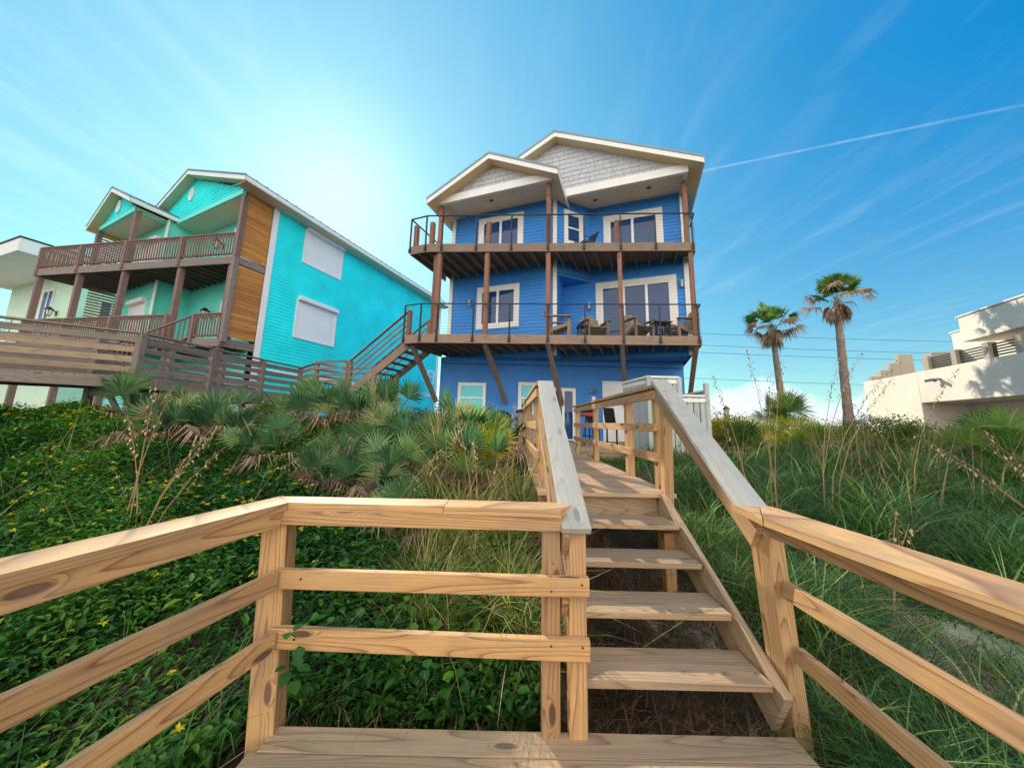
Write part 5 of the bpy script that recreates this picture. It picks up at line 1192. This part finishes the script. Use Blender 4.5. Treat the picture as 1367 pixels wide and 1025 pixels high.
# --- sea oats
def sea_oats(loc, stems, label, seed):
    r_ = thing('sea_oats', label, 'sea oats', loc, world=False, group='sea oats stems standing above the dune')
    rs = random.Random(seed); m = MB(); hd = []
    for (dx_, dy_, h, lx, ly) in stems:
        pts = [Vc((dx_+lx*t*t, dy_+ly*t*t, h*t)) for t in (0, .25, .5, .75, 1)]; m.tube(pts, [.0065, .006, .005, .004, .002], 4, cap=False)
        for j in range(26):
            t = .68+.32*j/26; p = Vc((dx_+lx*t*t, dy_+ly*t*t, h*t)); a = rs.uniform(0, 6.28); hd.append((p.x+.022*math.cos(a), p.y+.022*math.sin(a), p.z-.01, a))
    m.build('stems', M['stalk_solid'], r_)
    hd = np.array(hd); n = len(hd)
    leaves(hd[:, :3], np.full(n, .034), hd[:, 3], np.full(n, -.9), rng.random(n), 'seed_heads', 'stalk', r_, asp=.5)['kind'] = 'stuff'
    return r_
M['stalk_solid'] = mat_plain('dry_stem', (0.36, 0.23, 0.11), .8, .25, 20)
SO = [((-3.55, 3.4), [(0, 0, 1.62, -.1, .1), (.06, .02, 1.25, -.3, 0), (-.05, 0, 1.5, .12, .1), (.1, .05, 1.0, .3, .2)], 'tall bundle of tan sea oats stems rising past the old walkway at left'),
 ((-3.15, 3.1), [(0, 0, 1.3, .35, .2), (.05, 0, 1.1, .5, .1)], 'pair of bent sea oats stems right of the tall bundle'),
 ((-.35, 3.6), [(0, 0, 1.35, -.25, .1), (.05, 0, 1.1, -.1, .1), (.1, .1, .9, .15, 0)], 'drooping sea oats head in front of the leftmost ground floor window'),
 ((-.05, 4.2), [(0, 0, 1.25, .12, .1), (.03, 0, 1.0, .2, .1)], 'sea oats stems against the second ground floor window'),
 ((3.1, 4.6), [(0, 0, 1.4, -.25, .1), (.05, 0, 1.15, -.35, .1)], 'sea oats stem arching over the lantern pile'),
 ((3.45, 4.6), [(0, 0, 1.7, -.12, .1), (.05, .1, 1.6, .3, .1), (0, .1, 1.45, .12, 0)], 'group of dark sea oats stems right of the lantern pile'),
 ((4.3, 4.9), [(0, 0, 1.7, .75, .1), (.1, .1, 1.7, .5, .1), (.1, 0, 1.6, 1.0, 0), (.2, 0, 1.4, .9, .1)], 'long stems leaning right across the left palm'),
 ((5.9, 5.2), [(0, 0, 1.5, .9, .1), (.1, .1, 1.2, -.6, .1)], 'crossed stems in front of the right palm trunk'),
 ((3.1, 3.0), [(0, 0, .95, .25, .1), (.1, .1, .8, .35, .1)], 'short tan seed head in the grass above the right rail'),
 ((5.3, 3.4), [(0, 0, 1.3, -.9, .3), (.1, .1, 1.4, -1.1, .2), (.2, 0, 1.3, -.7, .1), (.3, .1, 1.5, -.9, 0)], 'bundle of tan stems leaning left at the right edge'),
 ((-1.2, 3.5), [(0, 0, .9, .5, .1), (.02, 0, .95, .5, .1), (.04, 0, .8, .45, .1)], 'leaning straw coloured stems above the centre rail')]
for k, ((x, y), st_, lb) in enumerate(SO):
    if 3.05 <= x < 6 and y > 3.5: st_ = [(a_, b_, h_*1.42, c_*1.3, d_) for a_, b_, h_, c_, d_ in st_]
    sea_oats((x, y, float(H(x, y))), st_, lb, k)
# --- palms
def palm(loc, h, r, top_off, label, rz):
    t_ = thing('palm_tree', label, 'palm tree', loc, rz, 'fan palms behind the dune', world=False)
    n = 26; pts, rad = [], []
    for k in range(n+1): t = k/n; pts.append(Vc((top_off[0]*t**1.3, top_off[1]*t**1.3, h*t))); rad.append(r*(1.25-.35*t)*(1+.05*math.sin(k*2.1)+random.uniform(-.04, .04))*(1.3 if k < 2 else 1)*(1.25 if 3 < k < 6 else 1))
    m = MB(); m.tube(pts, rad, 12); m.build('trunk', M['trunk'], t_)
    top = Vc((top_off[0], top_off[1], h))
    me = fan_mesh('green_fronds', 22, .5, .52, .74, .50, 1.0, 'palm', nl=26, droop=.18, arc=82, up=(.2, 1.5), tint=(.1, .8), wl=.045); o = bpy.data.objects.new('crown', me); COL.objects.link(o); o.parent = t_; o.location = top
    me = fan_mesh('browning_fronds', 13, .5, .50, .70, .7, 1.15, 'husk', nl=22, droop=.6, arc=75, up=(-.3, .5), tint=(.3, 1.0), wl=.036); o = bpy.data.objects.new('browning_fronds', me); COL.objects.link(o); o.parent = t_; o.location = top
    me = fan_mesh('dead_skirt', 44, 1.4, .35, .58, .25, .62, 'husk', nl=12, droop=.5, arc=40, up=(-1.50, -1.12), tint=(0, .8), wl=.07); o = bpy.data.objects.new('dead_skirt', me); COL.objects.link(o); o.parent = t_; o.location = top+Z3*.15
    return t_
palm((13.65, 17.2, .8), 5.9, .135, (-.15, 0), 'shorter fan palm with brown skirt, left of the pair', 0)
palm((14.7, 15, .8), 6.5, .145, (-.15, 0), 'taller fan palm with brown skirt, right of the pair', 2)
plant('small_fan_palm', pmr[1], (11.9, 15.2, 1.5), 0, 2.0, 'small green fan palm growing at the foot of the shorter palm', 'palm')
